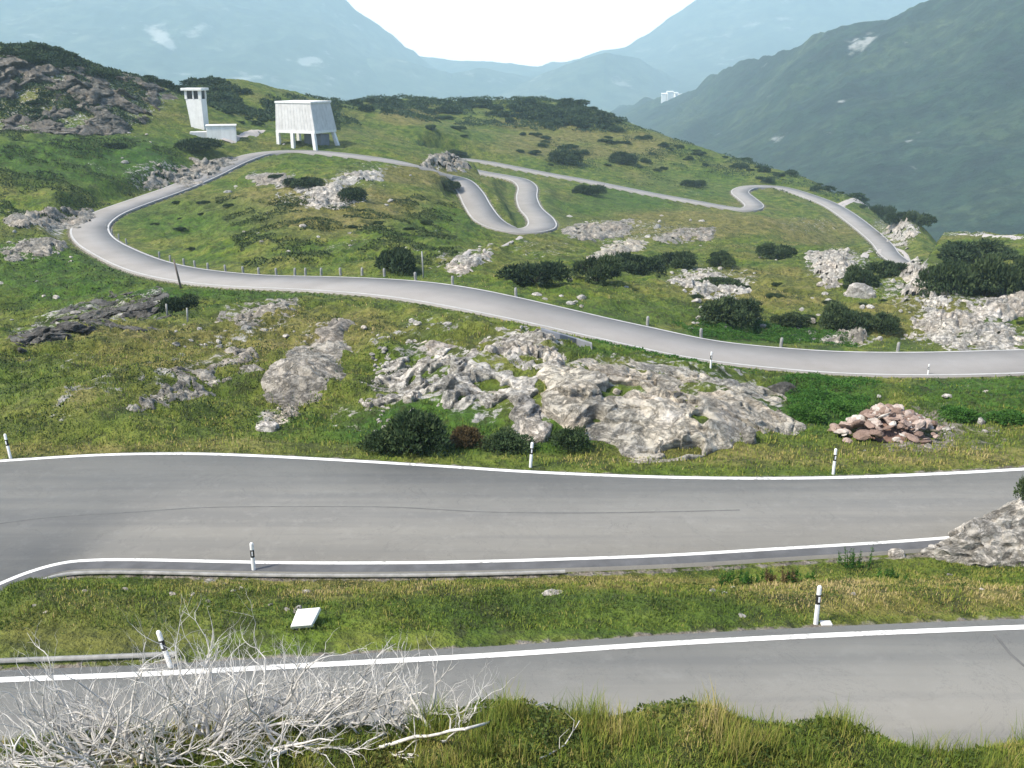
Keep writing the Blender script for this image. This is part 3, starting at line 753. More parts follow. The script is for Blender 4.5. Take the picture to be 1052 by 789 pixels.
def boulder(px, py, wpx, label, mt=None, sx=1, sy=.8, sz=1, k=None, sink=.25, name='boulder', group=None, cat='boulder', rz=None, loc=None):
    q = Vector(loc) if loc else hit(px, py)
    dep = q.y*cp-(q.z-CAMZ)*sp
    r = wpx/F*dep/2
    k = random.randrange(len(BP)) if k is None else k
    me = BP[k]
    o = bpy.data.objects.new(name, me); COL.objects.link(o)
    if not me.materials: me.materials.append(STONE)
    if mt:
        o.material_slots[0].link = 'OBJECT'; o.material_slots[0].material = mt
    o.scale = (r*sx, r*sy, r*sz); o.location = (q.x, q.y, q.z+r*sz*.3-r*sz*sink)
    o.rotation_euler = (0, 0, random.uniform(0, 6.28) if rz is None else rz)
    return tag(o, label, cat, group)
boulder(275,440,24,'white rounded boulder resting on the grass of the left mound',STONE,1,.8,.9,0,rz=.2)
boulder(801,402,38,'dark grey boulder tucked under the valley road beside lush plants',ROCK_D,1,.7,.9,1,rz=0)
boulder(884,305,34,'flat topped pale yellowish block beside the dark shrubs',STONE,1,.7,1,2,rz=0)
boulder(768,450,26,'grey angular boulder at the foot of the pinkish rock face',ROCK_G,1,.8,1.1,2)
boulder(748,456,14,'small grey boulder beside the angular one under the rock face',ROCK_G,1,.8,1.,3)
boulder(252,338,14,'small angular white stone on the mound near the rock rib',STONE,1,.7,.8,4)
boulder(234,198,9,'lone bright white stone on the grass of the bowl',STONE,1,.8,.9,0)
boulder(568,610,26,'flat whitish stone in the grass between the two near roads',STONE,1,.6,.5,3,rz=.1)
boulder(215,598,14,'small pale stone below the wide road kerb',STONE,1,.6,.7,4)
boulder(762,633,9,'small white pebble on the bank left of the roadside post',STONE,1,.8,.8,0)
boulder(662,660,6,'tiny white stone at the edge of the foreground road',STONE,1,.8,.8,0)
boulder(920,571,20,'pale stone at the left foot of the roadside rock',STONE,1,.8,.9,2)
# large rock at the right of the wide road
def big_rock(name, loc, sc, rz, seed, mt, label):
    me = boulder_mesh(name, seed, 5, .8)
    V = np.array([v.co[:] for v in me.vertices])
    f1, f2, cid = worley3(V*3.1+seed, seed+3); g1, g2, gi = worley3(V*7+seed, seed+5)
    V *= (1+.13*(cid-.5)-.10*np.clip(1-(f2-f1)/.15, 0, 1)+.05*(gi-.5)-.03*np.clip(1-(g2-g1)/.2, 0, 1)+.05*fbm2(V[:, 0]*6, V[:, 1]*6+V[:, 2]*5, 3, seed))[:, None]
    me.vertices.foreach_set('co', V.astype(np.float32).ravel()); me.update()
    o = link(name, me, mt); o.location = loc; o.scale = sc; o.rotation_euler = (0, 0, rz)
    return tag(o, label, 'rock')
q = pt_z(1068, 563, .0)
big_rock('roadside_rock', (q[0], q[1]+.3, -.25), (3.9, 1.7, 2.5), .12, 21, ROCK, 'large grey fissured rock at the right edge of the wide road')
q = pt_z(985, 570, -.1)
big_rock('roadside_rock', (q[0], q[1], -.25), (1.35, .8, .62), .1, 33, ROCK, 'lower pale rock at the foot of the large fissured one')
# scattered stones
ZON = [((380,400),(480,345),60),((640,350),(760,330),0),((180,470),(330,360),36),((440,465),(380,400),22),((520,600),(340,300),26),((700,900),(340,260),46),((850,1052),(350,270),44),((0,330),(630,590),18),((350,1052),(612,585),16),((240,430),(260,180),26),((560,740),(310,205),26),((0,80),(330,230),14),((880,1040),(465,400),20),((110,300),(175,135),10)]
for (xa, xb), (ya, yb), n in ZON:
    for _ in range(n):
        px, py = random.uniform(xa, xb), random.uniform(ya, yb)
        q = hit(px, py)
        if samp(RD, np.array([q.x]), np.array([q.y]))[0] < 1.2: continue
        wp = random.choice((4, 5, 6, 6, 7, 9, 12))*(1.3 if q.y < 35 else 1)*(.8 if q.y > 150 else 1)
        boulder(px, py, wp, 'small pale stone lying loose in the mountain grass', STONE, 1, .75, random.uniform(.6, 1), group='small stones scattered in the grass', name='stone', cat='stone', loc=tuple(q))
# the heap of rubble
c0 = hit(915, 450)
for k in range(290):
    t_, rr = random.uniform(0, 6.283), abs(random.gauss(0, .62))
    if rr > 1.5: continue
    x = c0.x+2.3*rr*math.cos(t_); y = c0.y+1.6*rr*math.sin(t_)
    zz = zat(x, y)+1.35*max(0, 1-rr*.8)-.02
    s_ = random.choice((.08, .11, .14, .18, .24, .34))
    boulder(0, 0, 1, 'broken reddish stone in the rubble heap above the wide road', STONE_P, group='stones of the rubble heap', name='rubble_stone', cat='stone', loc=(x, y, zz))
    o = COL.objects[-1]; o.scale = (s_*random.uniform(.9, 1.5), s_, s_*random.uniform(.6, 1)); o.rotation_euler = (random.uniform(-.6, .6), random.uniform(-.6, .6), random.uniform(0, 6.28)); o.location.z = zz
bm = bmesh.new(); add_lathe(bm, [(2.4, -.6), (2.0, -.12), (1.25, .35), (.65, .8), (.1, 1.05)], 20)
for v in bm.verts: v.co += Vector((random.uniform(-.1, .1), random.uniform(-.1, .1), random.uniform(-.06, .06)))
o = bm_obj('rubble', bm, simple('rubble_earth', (.20, .125, .10), .95, .4, 3., .08)); o.location = c0; o.scale = (1, .85, 1); tag(o, 'earthy heap of reddish rubble piled beside the verge', 'rubble', kind='stuff')

# ------------------------------------------------------------------ shrubs
def foliage(name, seed, n=2600, flat=.62, leaf=.10, lobes=9, spiky=.5, quad=False):
    rg = np.random.default_rng(seed)
    L = []
    for k in range(lobes):
        t_ = rg.uniform(0, 6.283); r_ = math.sqrt(rg.uniform(0, 1))*.72
        L.append((r_*math.cos(t_), r_*math.sin(t_), flat*rg.uniform(.25, .62)*(1.1-r_*.5), rg.uniform(.18, .44)))
    L = np.array(L); w_ = L[:, 3]**2; pick = rg.choice(lobes, n, p=w_/w_.sum())
    d = rg.normal(size=(n, 3)); d /= np.linalg.norm(d, axis=1)[:, None]; d[:, 2] = np.where(d[:, 2] < -.5, -d[:, 2], d[:, 2])
    rad = L[pick, 3]*(1-.45*rg.uniform(0, 1, n)**2.2)*(1+.10*rg.normal(size=n))
    P = L[pick, :3]+d*rad[:, None]*np.array([1, 1, flat*1.25])
    P[:, 2] = np.maximum(P[:, 2], .02)
    out = d*.8+np.array([0, 0, spiky])+rg.normal(size=(n, 3))*.45; out /= np.linalg.norm(out, axis=1)[:, None]
    side = np.cross(out, rg.normal(size=(n, 3))); side /= np.linalg.norm(side, axis=1)[:, None]+1e-9
    lf = leaf*rg.uniform(.6, 1.4, n)[:, None]
    A = P-side*lf*.42; B = P+side*lf*.42; Cc = P+out*lf*1.5+side*lf*.1
    V = np.stack([A, B, Cc], 1).reshape(-1, 3)
    tone = np.clip(.5+.22*rg.normal(size=n)+.25*np.sin(pick*2.4), 0, 1)
    return mesh_np(name, V, np.arange(3*n).reshape(-1, 3), attrs=dict(tone=np.repeat(tone, 3)))
PF = [foliage('pine_foliage', k, 6500, .60, .058, 14, .15) for k in range(4)]
LF = [foliage('leaf_foliage', 20+k, 4200, .8, .07, 16, .3) for k in range(3)]
FARF = [foliage('far_foliage', 40+k, 900, .6, .13, 9, .4) for k in range(4)]
def stem_mesh(seed):
    rr = random.Random(seed); tb = Tubes()
    for k in range(7):
        t_ = k/7*6.283+rr.uniform(-.3, .3); l_ = rr.uniform(.5, .8)
        P = [(0, 0, -.15), (.2*l_*math.cos(t_), .2*l_*math.sin(t_), .08), (.6*l_*math.cos(t_), .6*l_*math.sin(t_), .22), (l_*math.cos(t_), l_*math.sin(t_), .42)]
        tb.add(P, [.05, .04, .025, .01])
    me = tb.mesh('shrub_stem'); me.materials.append(BARK); return me
STEM = [stem_mesh(k) for k in range(2)]
for m_ in PF: m_.materials.append(PINE)
for m_ in FARF: m_.materials.append(PINE_FAR)
for m_ in LF: m_.materials.append(LEAF)
def shrub(px, py, wpx, hpx, label, kind='pine', mt=None, group=None, name='dwarf_pine', cat='shrub', parts=True, depth=.9, ymin=6., loc=None):
    q = Vector(loc) if loc else hit(px, py, ymin)
    dep = q.y*cp-(q.z-CAMZ)*sp
    w_ = wpx/F*dep; h_ = hpx/F*dep
    fl = random.choice({'pine': PF, 'leaf': LF, 'far': FARF}[kind])
    base = .8 if kind == 'leaf' else .65
    sc = (w_*.55, w_*.55*depth, h_/base*.76)
    if parts:
        r = empty(name, (q.x, q.y, q.z-.05), random.uniform(0, 6.28) if depth > .8 else random.uniform(-.3, .3), sc)
        f = bpy.data.objects.new('foliage', fl); COL.objects.link(f); f.parent = r
        s_ = bpy.data.objects.new('stem', random.choice(STEM)); COL.objects.link(s_); s_.parent = r
    else:
        r = f = bpy.data.objects.new(name, fl); COL.objects.link(f)
        f.location = (q.x, q.y, q.z-.05); f.rotation_euler = (0, 0, random.uniform(0, 6.28)); f.scale = sc
    if mt: f.material_slots[0].link = 'OBJECT'; f.material_slots[0].material = mt
    return tag(r, label, cat, group)
SH = [
 (550,290,70,30,'low dark dwarf pine, left end of the hedge of shrubs in the centre'),
 (612,288,54,34,'dark rounded dwarf pine right of the gap in the central hedge'),
 (652,281,56,28,'dark dwarf pine in the middle of the long central hedge'),
 (692,275,48,22,'dark dwarf pine at the right end of the long central hedge'),
 (410,278,50,32,'round blackish dwarf pine beside the pale marker pole'),
 (748,331,66,36,'broad dark shrub standing right above the road with rocks behind'),
 (812,332,40,16,'small low shrub between the two broad dark roadside shrubs'),
 (868,340,56,34,'broad dark shrub below the flat topped pale block'),
 (902,338,38,24,'smaller dark shrub attached to the right of the broad one'),
 (740,272,30,12,'small flat shrub on the slope right of the central hedge'),
 (798,265,42,20,'dark shrub alone on the yellowish slope above the rocks'),
 (735,296,50,14,'flat olive shrub behind the broad round roadside shrub'),
 (885,294,40,26,'dark shrub left of the tumbling whitish rocks'),
 (910,284,46,22,'spreading dark shrub just above the footpath rocks'),
 (975,300,52,46,'tall dark shrub right of the tumbling whitish rocks'),
 (1012,301,60,52,'largest dark shrub above the pale rock shelf'),
 (1050,300,50,48,'dark shrub cut by the right edge above the rock shelf'),
 (1000,270,80,28,'wide brownish green shrub on the crest behind the largest one'),
 (362,205,32,18,'dark shrub right of the pale rock hump in the bowl'),
 (312,191,40,13,'flat dark shrub on top of the pale rock hump'),
 (462,194,24,13,'small dark shrub inside the first upper bend'),
 (283,184,18,7,'tiny dark shrub near the top of the grassy bowl'),
 (205,153,50,16,'dark shrub in front of the low white building'),
 (118,152,24,8,'small dark shrub at the foot of the crag'),
 (605,200,34,14,'greyish shrub below the long straight road'),
 (712,192,26,10,'small shrub above the long straight road'),
 (905,224,28,18,'dark shrub beside the gravel lot'),
 (925,215,30,16,'dark shrub behind the gravel lot near the drop'),
 (945,226,34,18,'dark shrub on the crest right of the gravel lot'),
 (580,168,38,20,'dark green shrub on the slope below the ridge'),
 (640,168,34,16,'round shrub on the slope right of another below the ridge'),
 (470,160,22,8,'dark shrub hugging the grey rock knoll'),
 (185,318,40,20,'green shrub beside the dark marker pole by the gully'),
 (740,265,22,10,'small dark bush above the flat shrub on the slope'),
]
for s_ in SH: shrub(*s_)
shrub(425,462,84,50,'big bushy green shrub at the foot of the whitish outcrop','leaf',name='leafy_bush',cat='bush')
shrub(392,462,50,26,'lower green bush left of the big one by the verge','leaf',name='leafy_bush',cat='bush')
shrub(478,458,40,26,'reddish brown heath bush right of the big green bush','leaf',RUST,name='heath_bush',cat='bush')
shrub(520,462,60,22,'green bush in front of the roadside post in the centre','leaf',name='leafy_bush',cat='bush')
shrub(585,460,44,26,'green bush between the outcrop and the pinkish rock face','leaf',name='leafy_bush',cat='bush')
q = pt_z(1062, 561, .0)
shrub(0,0,36,42,'dark little shrub growing on the large roadside rock','leaf',loc=(q[0]-.2, q[1]+.2, 1.45),name='leafy_bush',cat='bush')
for px, py, w_, h_, lb in [(830,428,40,15,'bright green leafy clump right of the pinkish rock face'),(862,424,46,15,'bright green leafy clump left of the rubble heap'),(985,430,50,14,'bright green leafy clump right of the rubble heap'),(1035,432,54,15,'bright green leafy clump at the right edge above the wide road'),(845,412,46,12,'green leafy clump under the dark grey boulder')]:
    shrub(px, py, w_, h_, lb, 'leaf', WEED, name='leafy_bush', cat='bush')
def scatter_far(poly, n, w0, w1, label, group, kind='far'):
    xs = [q[0] for q in poly]; ys = [q[1] for q in poly]; k = 0; tries = 0
    while k < n and tries < 4000:
        tries += 1
        px, py = random.uniform(min(xs), max(xs)), random.uniform(min(ys), max(ys))
        if poly_dist(np.array([px]), np.array([py]), poly)[0] < 0: continue
        q = hit(px, py)
        if samp(RD, np.array([q.x]), np.array([q.y]))[0] < 3: continue
        w_ = random.uniform(w0, w1)
        shrub(px, py, w_, w_*random.uniform(.26, .4), label, kind, group=group, name='dwarf_pine', parts=False, loc=tuple(q)); k += 1
scatter_far([(505,112),(540,105),(600,108),(640,128),(640,136),(560,132),(520,128)], 55, 16, 28, 'dark dwarf pine in the thicket on the ridge right of its middle', 'dwarf pines of the ridge thicket')
scatter_far([(345,106),(430,104),(500,104),(500,116),(440,120),(370,118)], 36, 12, 24, 'dark dwarf pine along the ridge behind the hopper building', 'dwarf pines along the ridge')
scatter_far([(430,120),(520,125),(640,140),(700,155),(700,180),(560,170),(520,150),(440,135)], 26, 8, 18, 'scattered dwarf pine on the pasture below the ridge', 'dwarf pines on the pasture')
scatter_far([(640,132),(720,152),(800,176),(960,226),(930,228),(800,190),(720,170),(650,146)], 40, 8, 18, 'dwarf pine along the crest above the deep valley', 'dwarf pines on the valley crest')
scatter_far([(0,48),(60,54),(120,70),(200,80),(280,104),(280,118),(200,100),(120,82),(0,66)], 46, 14, 26, 'dark shrub on the skyline above the crag', 'shrubs above the crag')
scatter_far([(30,75),(150,95),(150,120),(0,125),(0,80)], 16, 10, 18, 'dark shrub clinging to a ledge of the crag', 'shrubs on the crag')
scatter_far([(215,108),(280,112),(280,130),(240,130)], 10, 8, 14, 'shrub on the slope behind the tower', 'shrubs behind the tower')
scatter_far([(120,200),(450,210),(440,260),(200,262)], 14, 7, 14, 'low dark tuft shrub in the grassy bowl', 'low shrubs in the bowl', 'pine')
scatter_far([(700,300),(1050,262),(1050,350),(720,340)], 16, 9, 18, 'low dark shrub among the pale rocks at right', 'low shrubs among the rocks', 'pine')
print('shrubs', time.time()-T0)

# ------------------------------------------------------------------ roadside posts and poles
def delin_parts():
    out = []
    bm = bmesh.new(); add_lathe(bm, [(.065, -.25), (.062, .0), (.060, .60)], 10, flat=.75); out.append(('post', bm, WHITE))
    bm = bmesh.new(); add_lathe(bm, [(.0625, .56), (.0615, .82)], 10, flat=.75); out.append(('black_band', bm, BLACK))
    bm = bmesh.new(); add_lathe(bm, [(.060, .80), (.058, 1.02), (.035, 1.06)], 10, flat=.75); out.append(('cap', bm, WHITE))
    bm = bmesh.new(); add_box(bm, -.022, .022, -.062, -.044, .63, .77); out.append(('reflector', bm, REFL))
    ms = []
    for n, bm, mt in out:
        me = bpy.data.meshes.new(n); bm.to_mesh(me); bm.free(); me.materials.append(mt); ms.append((n, me))
    return ms
DP = delin_parts()
def delineator(px, py, label, lean=(0, 0), sc=1., loc=None):
    q = Vector(loc) if loc else hit(px, py)
    r = empty('delineator_post', q, random.uniform(-.2, .2), sc); r.rotation_euler.x, r.rotation_euler.y = lean
    for n, me in DP:
        o = bpy.data.objects.new(n, me); COL.objects.link(o); o.parent = r
    return tag(r, label, 'roadside post', 'black and white roadside posts')
delineator(838,641,'roadside post on the grass bank at right with a stub of concrete behind')
delineator(261,589,'roadside post on the kerb of the wide road at its near side')
delineator(545,480,'roadside post on the far verge in front of the green bushes',(0,.06))
delineator(856,487,'roadside post on the far verge in front of the rubble heap')
delineator(11,471,'roadside post on the far verge at the left edge',(0,-.08))
delineator(177,690,'leaning roadside post rising behind the dead branches',(0,-.22))
delineator(730,378,'roadside post on the near edge of the valley road, left of another')
delineator(953,386,'roadside post on the near edge of the valley road at right')
bm = bmesh.new(); add_box(bm, -.15, .13, -.1, .1, -.2, .05, .02)
o = bm_obj('concrete_block', bm, CONC); o.location = hit(849, 641); tag(o, 'small concrete block beside the roadside post on the bank', 'block')
bm = bmesh.new(); add_lathe(bm, [(.16, -.4), (.15, .75), (.11, .9)], 8); 
me = bpy.data.meshes.new('bollard'); bm.to_mesh(me); bm.free(); me.materials.append(KERB)
for px, py in [(112,252),(117,257),(124,262),(132,267),(165,276),(176,279),(190,281),(201,281),(214,282),(232,283),(250,283),(266,283),(284,283),(303,283),(314,283),(330,283),(350,283),(372,283),(395,284),(427,288),(465,294),(530,306),(665,336),(720,349),(802,358),(922,362)]:
    a, s = ray(px, py)
    # set it on the verge, just past the road's far side
    q = hit(px, py)
    for _ in range(60):
        if samp(RD, np.array([q.x]), np.array([q.y]))[0] > .45: break
        y2 = q.y+.25; q = Vector((a*y2, y2, zat(a*y2, y2)))
    o = bpy.data.objects.new('bollard', me); COL.objects.link(o); o.location = q; o.rotation_euler = (random.uniform(-.06, .06), random.uniform(-.06, .06), 0)
    tag(o, 'pale stone bollard on the far edge of the valley road', 'bollard', 'stone bollards along the valley road')
def pole(px, py, hpx, r, mt, label, lean):
    q = hit(px, py); dep = q.y*cp-(q.z-CAMZ)*sp; h_ = hpx/F*dep
    bm = bmesh.new(); add_lathe(bm, [(r, -.3), (r*.9, h_*.6), (r*.75, h_)], 8)
    o = bm_obj('marker_pole', bm, mt, sm=True); o.location = q; o.rotation_euler = (0, lean, 0)
    return tag(o, label, 'pole')
pole(186,296,30,.13,WOODP,'dark leaning marker pole beside the near edge of the road bend',-.15)
pole(435,286,28,.09,METAL,'thin pale marker pole next to the round dark shrub',-.03)
pole(172,324,12,.10,KERB,'short pale post in the gully, left of the thin one',0)
pole(193,331,15,.08,METAL,'thin grey post at the edge of the gully',.03)
# retaining wall below the valley road
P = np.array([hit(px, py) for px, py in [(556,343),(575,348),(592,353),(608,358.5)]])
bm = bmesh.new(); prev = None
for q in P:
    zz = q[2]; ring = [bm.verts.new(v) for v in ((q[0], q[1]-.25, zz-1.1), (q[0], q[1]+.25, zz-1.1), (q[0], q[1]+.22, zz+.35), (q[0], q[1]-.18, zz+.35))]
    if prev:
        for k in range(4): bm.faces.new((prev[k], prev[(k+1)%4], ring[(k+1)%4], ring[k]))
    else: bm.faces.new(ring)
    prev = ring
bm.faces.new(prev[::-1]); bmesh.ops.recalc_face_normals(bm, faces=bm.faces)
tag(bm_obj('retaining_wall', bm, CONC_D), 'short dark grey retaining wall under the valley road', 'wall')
# white slab lying on the bank
q = hit(312, 643)
bm = bmesh.new(); low = [(-.30, -.24, 0), (.22, -.26, 0), (.44, .22, 0), (-.14, .24, 0)]
add_hex(bm, [(x, y, -.06) for x, y, _ in low], [(x*.97, y*.97, .06) for x, y, _ in low])
bmesh.ops.bevel(bm, geom=list(bm.edges), offset=.012, segments=1, affect='EDGES')
o = bm_obj('stone_slab', bm, MARBLE); o.location = q+Vector((0, 0, .22)); o.rotation_euler = (R(28), R(-4), R(6)); tag(o, 'flat white stone slab tilted on the grass bank', 'slab')
boulder(305, 645, 16, 'dark stone propping up the white slab', ROCK_D, 1, .7, .7, 1)

# ------------------------------------------------------------------ buildings
q = hit(205, 132); Yb = q.y; k_ = (q.y*cp-(q.z-CAMZ)*sp)/F
tw = empty('lookout_tower', q, R(-6), k_/.26)
bm = bmesh.new(); add_hex(bm, [(-1.3,-1.7,-1.5),(2.0,-1.7,-1.5),(2.0,1.7,-1.5),(-1.3,1.7,-1.5)], [(-2.35,-1.8,7.6),(1.9,-1.8,7.6),(1.9,1.8,7.6),(-2.35,1.8,7.6)]); bm_obj('shaft', bm, CONC_P, tw)
bm = bmesh.new(); add_box(bm, -2.15, 1.65, -1.55, 1.55, 7.6, 9.75); bm_obj('window', bm, GLASS, tw)
for x0, x1, y0, y1 in [(-2.5,-1.9,-1.9,-1.3),(-.35,-.05,-1.9,-1.57),(1.2,1.95,-1.9,-1.3),(-2.5,-1.9,1.3,1.9),(1.4,1.95,1.3,1.9)]:
    bm = bmesh.new(); add_box(bm, x0, x1, y0, y1, 7.6, 9.75); bm_obj('pillar', bm, CONC_P, tw)
bm = bmesh.new(); add_box(bm, -3.2, 2.5, -2.5, 2.5, 9.75, 10.4, .06); bm_obj('roof', bm, CONC_P, tw)
tag(tw, 'white lookout tower with dark windows under a flat roof', 'tower')
q = hit(224, 143)
lb = empty('low_building', (q.x, q.y+2, q.z), R(14), k_/.26)
bm = bmesh.new(); add_box(bm, -3.2, 4.2, -2.5, 3, -1.6, 3.3, .05); bm_obj('wall', bm, CONC_P, lb)
bm = bmesh.new(); add_box(bm, -7.4, -3.2, -2.2, 2.4, -1.6, 1.9, .05); bm_obj('terrace', bm, CONC, lb)
bm = bmesh.new(); add_box(bm, -3.4, 4.4, -2.7, 3.2, 3.3, 3.55, .03); bm_obj('roof', bm, CONC_P, lb)
tag(lb, 'low white flat roofed building at the foot of the tower', 'building')

q = hit(313, 153); k_ = (q.y*cp-(q.z-CAMZ)*sp)/F/.26
hp = empty('hopper_building', (q.x-.5*k_, q.y+5*k_, q.z+.2), R(-24), k_)
wx, wy, z0, z1 = 5.9, 4.8, 4.5, 11.5
bm = bmesh.new()
lo = [(-wx-.1,-wy-.1,z0),(wx+.5,-wy-.1,z0),(wx+.7,wy+.3,z0),(-wx-.1,wy+.3,z0)]; up = [(-wx+.1,-wy+.2,z1),(wx-.6,-wy+.2,z1),(wx-.6,wy-.2,z1),(-wx+.1,wy-.2,z1)]
add_hex(bm, lo, up)
def lerp(a, b_, t): return tuple(a[i]+(b_[i]-a[i])*t for i in range(3))
nfr = 12
for (i, j, n_, ox, oy) in ((0, 1, 12, 0, -.045), (1, 2, 8, .045, 0)):
    for r_ in range(n_+1):
        t_ = r_/n_; hw_ = .03 if r_ % 4 else .06
        A, B = lerp(lo[i], lo[j], t_), lerp(up[i], up[j], t_)
        dx, dy = (hw_, 0) if ox == 0 else (0, hw_)
        add_hex(bm, [(A[0]-dx+ox, A[1]-dy+oy, A[2]+.05), (A[0]+dx+ox, A[1]+dy*-1+oy, A[2]+.05), (A[0]+dx-ox*.5, A[1]+dy-oy*.5, A[2]+.05), (A[0]-dx-ox*.5, A[1]+dy-oy*.5, A[2]+.05)],
                [(B[0]-dx+ox, B[1]-dy+oy, B[2]-.1), (B[0]+dx+ox, B[1]+dy*-1+oy, B[2]-.1), (B[0]+dx-ox*.5, B[1]+dy-oy*.5, B[2]-.1), (B[0]-dx-ox*.5, B[1]+dy-oy*.5, B[2]-.1)])
bmesh.ops.recalc_face_normals(bm, faces=bm.faces)
bm_obj('bin', bm, CONC, hp)
bm = bmesh.new(); add_box(bm, -wx-.1, wx-.3, -wy, wy, z1, z1+.5, .05); bm_obj('roof', bm, CONC_P, hp)
bm = bmesh.new(); add_box(bm, -wx-.15, wx+.55, -wy-.25, -wy+.5, z0-.65, z0); bm_obj('beam', bm, CONC_P, hp)
bm = bmesh.new(); add_box(bm, wx-.2, wx+.62, -wy+.5, wy+.3, z0-.65, z0); bm_obj('beam', bm, CONC_P, hp)
for x, y, sx, sy in [(-wx+.35,-wy+.15,0,0),(-.9,-wy+.15,0,0),(wx-.1,-wy+.15,.5,0),(-wx+.35,wy-.3,0,0),(-.9,wy-.3,0,0),(wx-.1,wy-.3,1.9,0)]:
    bm = bmesh.new(); w_ = .45
    add_hex(bm, [(x+sx-w_,y-w_,-1.5),(x+sx+w_,y-w_,-1.5),(x+sx+w_,y+w_,-1.5),(x+sx-w_,y+w_,-1.5)], [(x-w_,y-w_,z0-.65),(x+w_,y-w_,z0-.65),(x+w_,y+w_,z0-.65),(x-w_,y+w_,z0-.65)]); bm_obj('leg', bm, CONC_P, hp)
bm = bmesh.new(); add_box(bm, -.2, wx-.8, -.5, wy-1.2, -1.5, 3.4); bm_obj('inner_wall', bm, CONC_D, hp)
tag(hp, 'white concrete hopper building raised on legs beside the upper road', 'building')

# ------------------------------------------------------------------ weeds by the near roads
def weed(px, py, wpx, hpx, label, mt=WEED, group=None):
    q = hit(px, py); dep = q.y*cp-(q.z-CAMZ)*sp; w_ = wpx/F*dep; h_ = hpx/F*dep
    rg = np.random.default_rng(int(px*7+py)); n = 420
    st = rg.integers(0, 14, n); bx = rg.uniform(-.5, .5, 14)*w_; by = rg.uniform(-.25, .25, 14)*w_; hh = h_*rg.uniform(.55, 1, 14)
    t_ = rg.uniform(.1, 1, n); P = np.stack([bx[st]*(1+.15*t_), by[st], hh[st]*t_], 1)+rg.normal(size=(n, 3))*.015
    o_ = rg.normal(size=(n, 3)); o_[:, 2] = np.abs(o_[:, 2])*.6+.3; o_ /= np.linalg.norm(o_, axis=1)[:, None]
    s_ = np.cross(o_, rg.normal(size=(n, 3))); s_ /= np.linalg.norm(s_, axis=1)[:, None]; L_ = (.09*rg.uniform(.6, 1.3, n)*(1.2-t_))[:, None]
    V = np.stack([P-s_*L_*.3, P+s_*L_*.3, P+o_*L_*1.6], 1).reshape(-1, 3)
    me = mesh_np('leaves', V, np.arange(3*n).reshape(-1, 3), attrs=dict(tone=np.repeat(np.clip(.5+.25*rg.normal(size=n), 0, 1), 3)))
    r = empty('weed_clump', q); link('leaves', me, mt, r)
    tb = Tubes()
    for k in range(14): tb.add([(bx[k], by[k], -.05), (bx[k]*1.05, by[k], hh[k]*.5), (bx[k]*1.12, by[k], hh[k]*.95)], [.008, .006, .003], 4)
    link('stems', tb.mesh('stems'), mt, r)
    return tag(r, label, 'weeds', group)
weed(880,583,34,26,'tall green weed clump at the road edge left of the rock')
weed(750,601,36,22,'dark green weed clump on the bank crest, left of the row')
weed(778,600,30,18,'green weed clump on the bank crest beside reddish stalks')
weed(800,598,26,18,'reddish stalks of dock on the bank crest',RUST)
weed(825,597,30,14,'low green weeds right of the reddish stalks')
weed(915,596,30,16,'green weeds in front of the roadside rock')

# ------------------------------------------------------------------ grass
def grass_field(n, a0, a1, y0, y1, hmin, hmax, wd, dens_fn=None, seed=0, bend=.5):
    rg = np.random.default_rng(seed)
    u = rg.uniform(0, 1, n); y = np.sqrt(y0*y0+(y1*y1-y0*y0)*u); a = rg.uniform(a0, a1, n); x = a*y
    rd = samp(RD, x, y); ok = rd > .30
    ok &= samp(INROCK, x, y) < -2
    patch = fbm2(x*.5, y*.5, 3, 700)+.6*fbm2(x*2.1, y*2.1, 2, 730)*(y < 34)
    if dens_fn is not None: ok &= rg.uniform(0, 1, n) < dens_fn(x, y, patch, rd)
    x, y, patch, rd = x[ok], y[ok], patch[ok], rd[ok]; n = len(x)
    z = samp(GZ, x, y)
    lu = samp(lushA, x, y); dr = samp(dryA, x, y)
    tone = np.clip(np.where(y < 14, .50, np.where(y < 34, .42, .38))+.5*patch+.40*dr-.34*lu+.16*rg.normal(size=n), 0, 1)
    big_ = fbm2(x*1.7, y*1.7, 2, 720)
    h_ = (hmin+(hmax-hmin)*rg.uniform(0, 1, n)**1.6)*np.clip(1+1.1*big_, .45, 1.8)*np.clip(.4+rd*.6, .4, 1)
    th = rg.uniform(0, 6.283, n); dx, dy = np.cos(th), np.sin(th); tw_ = th+rg.normal(size=n)*.6+1.57
    wx_, wy_ = np.cos(tw_)*wd/2, np.sin(tw_)*wd/2
    bd = bend*h_*rg.uniform(.2, 1, n)
    B0 = np.stack([x-wx_, y-wy_, z-.03], 1); B1 = np.stack([x+wx_, y+wy_, z-.03], 1)
    M0 = np.stack([x+dx*bd*.35-wx_*.7, y+dy*bd*.35-wy_*.7, z+h_*.6], 1); M1 = np.stack([x+dx*bd*.35+wx_*.7, y+dy*bd*.35+wy_*.7, z+h_*.6], 1)
    T = np.stack([x+dx*bd, y+dy*bd, z+h_], 1)
    V = np.stack([B0, B1, M1, M0, T], 1).reshape(-1, 3)
    i = np.arange(n)[:, None]*5
    F3 = np.concatenate([i+np.array([[0, 1, 2]]), i+np.array([[0, 2, 3]]), i+np.array([[3, 2, 4]])])
    return V, F3, np.repeat(tone, 5)
def grass_obj(parts):
    Vs, Fs, Ts, o_ = [], [], [], 0
    for v, f, t_ in parts: Vs.append(v); Fs.append(f+o_); Ts.append(t_); o_ += len(v)
    me = mesh_np('grass', np.vstack(Vs), np.vstack(Fs), attrs=dict(tone=np.concatenate(Ts)))
    return tag(link('grass', me, GRASS), 'mixed green and straw coloured mountain grass', 'grass', kind='stuff')
bare = lambda x, y, p_, rd: np.clip(1.05-1.1*np.exp(-((x+5.)/1.6)**2)*0, 0, 1)*np.ones_like(x)
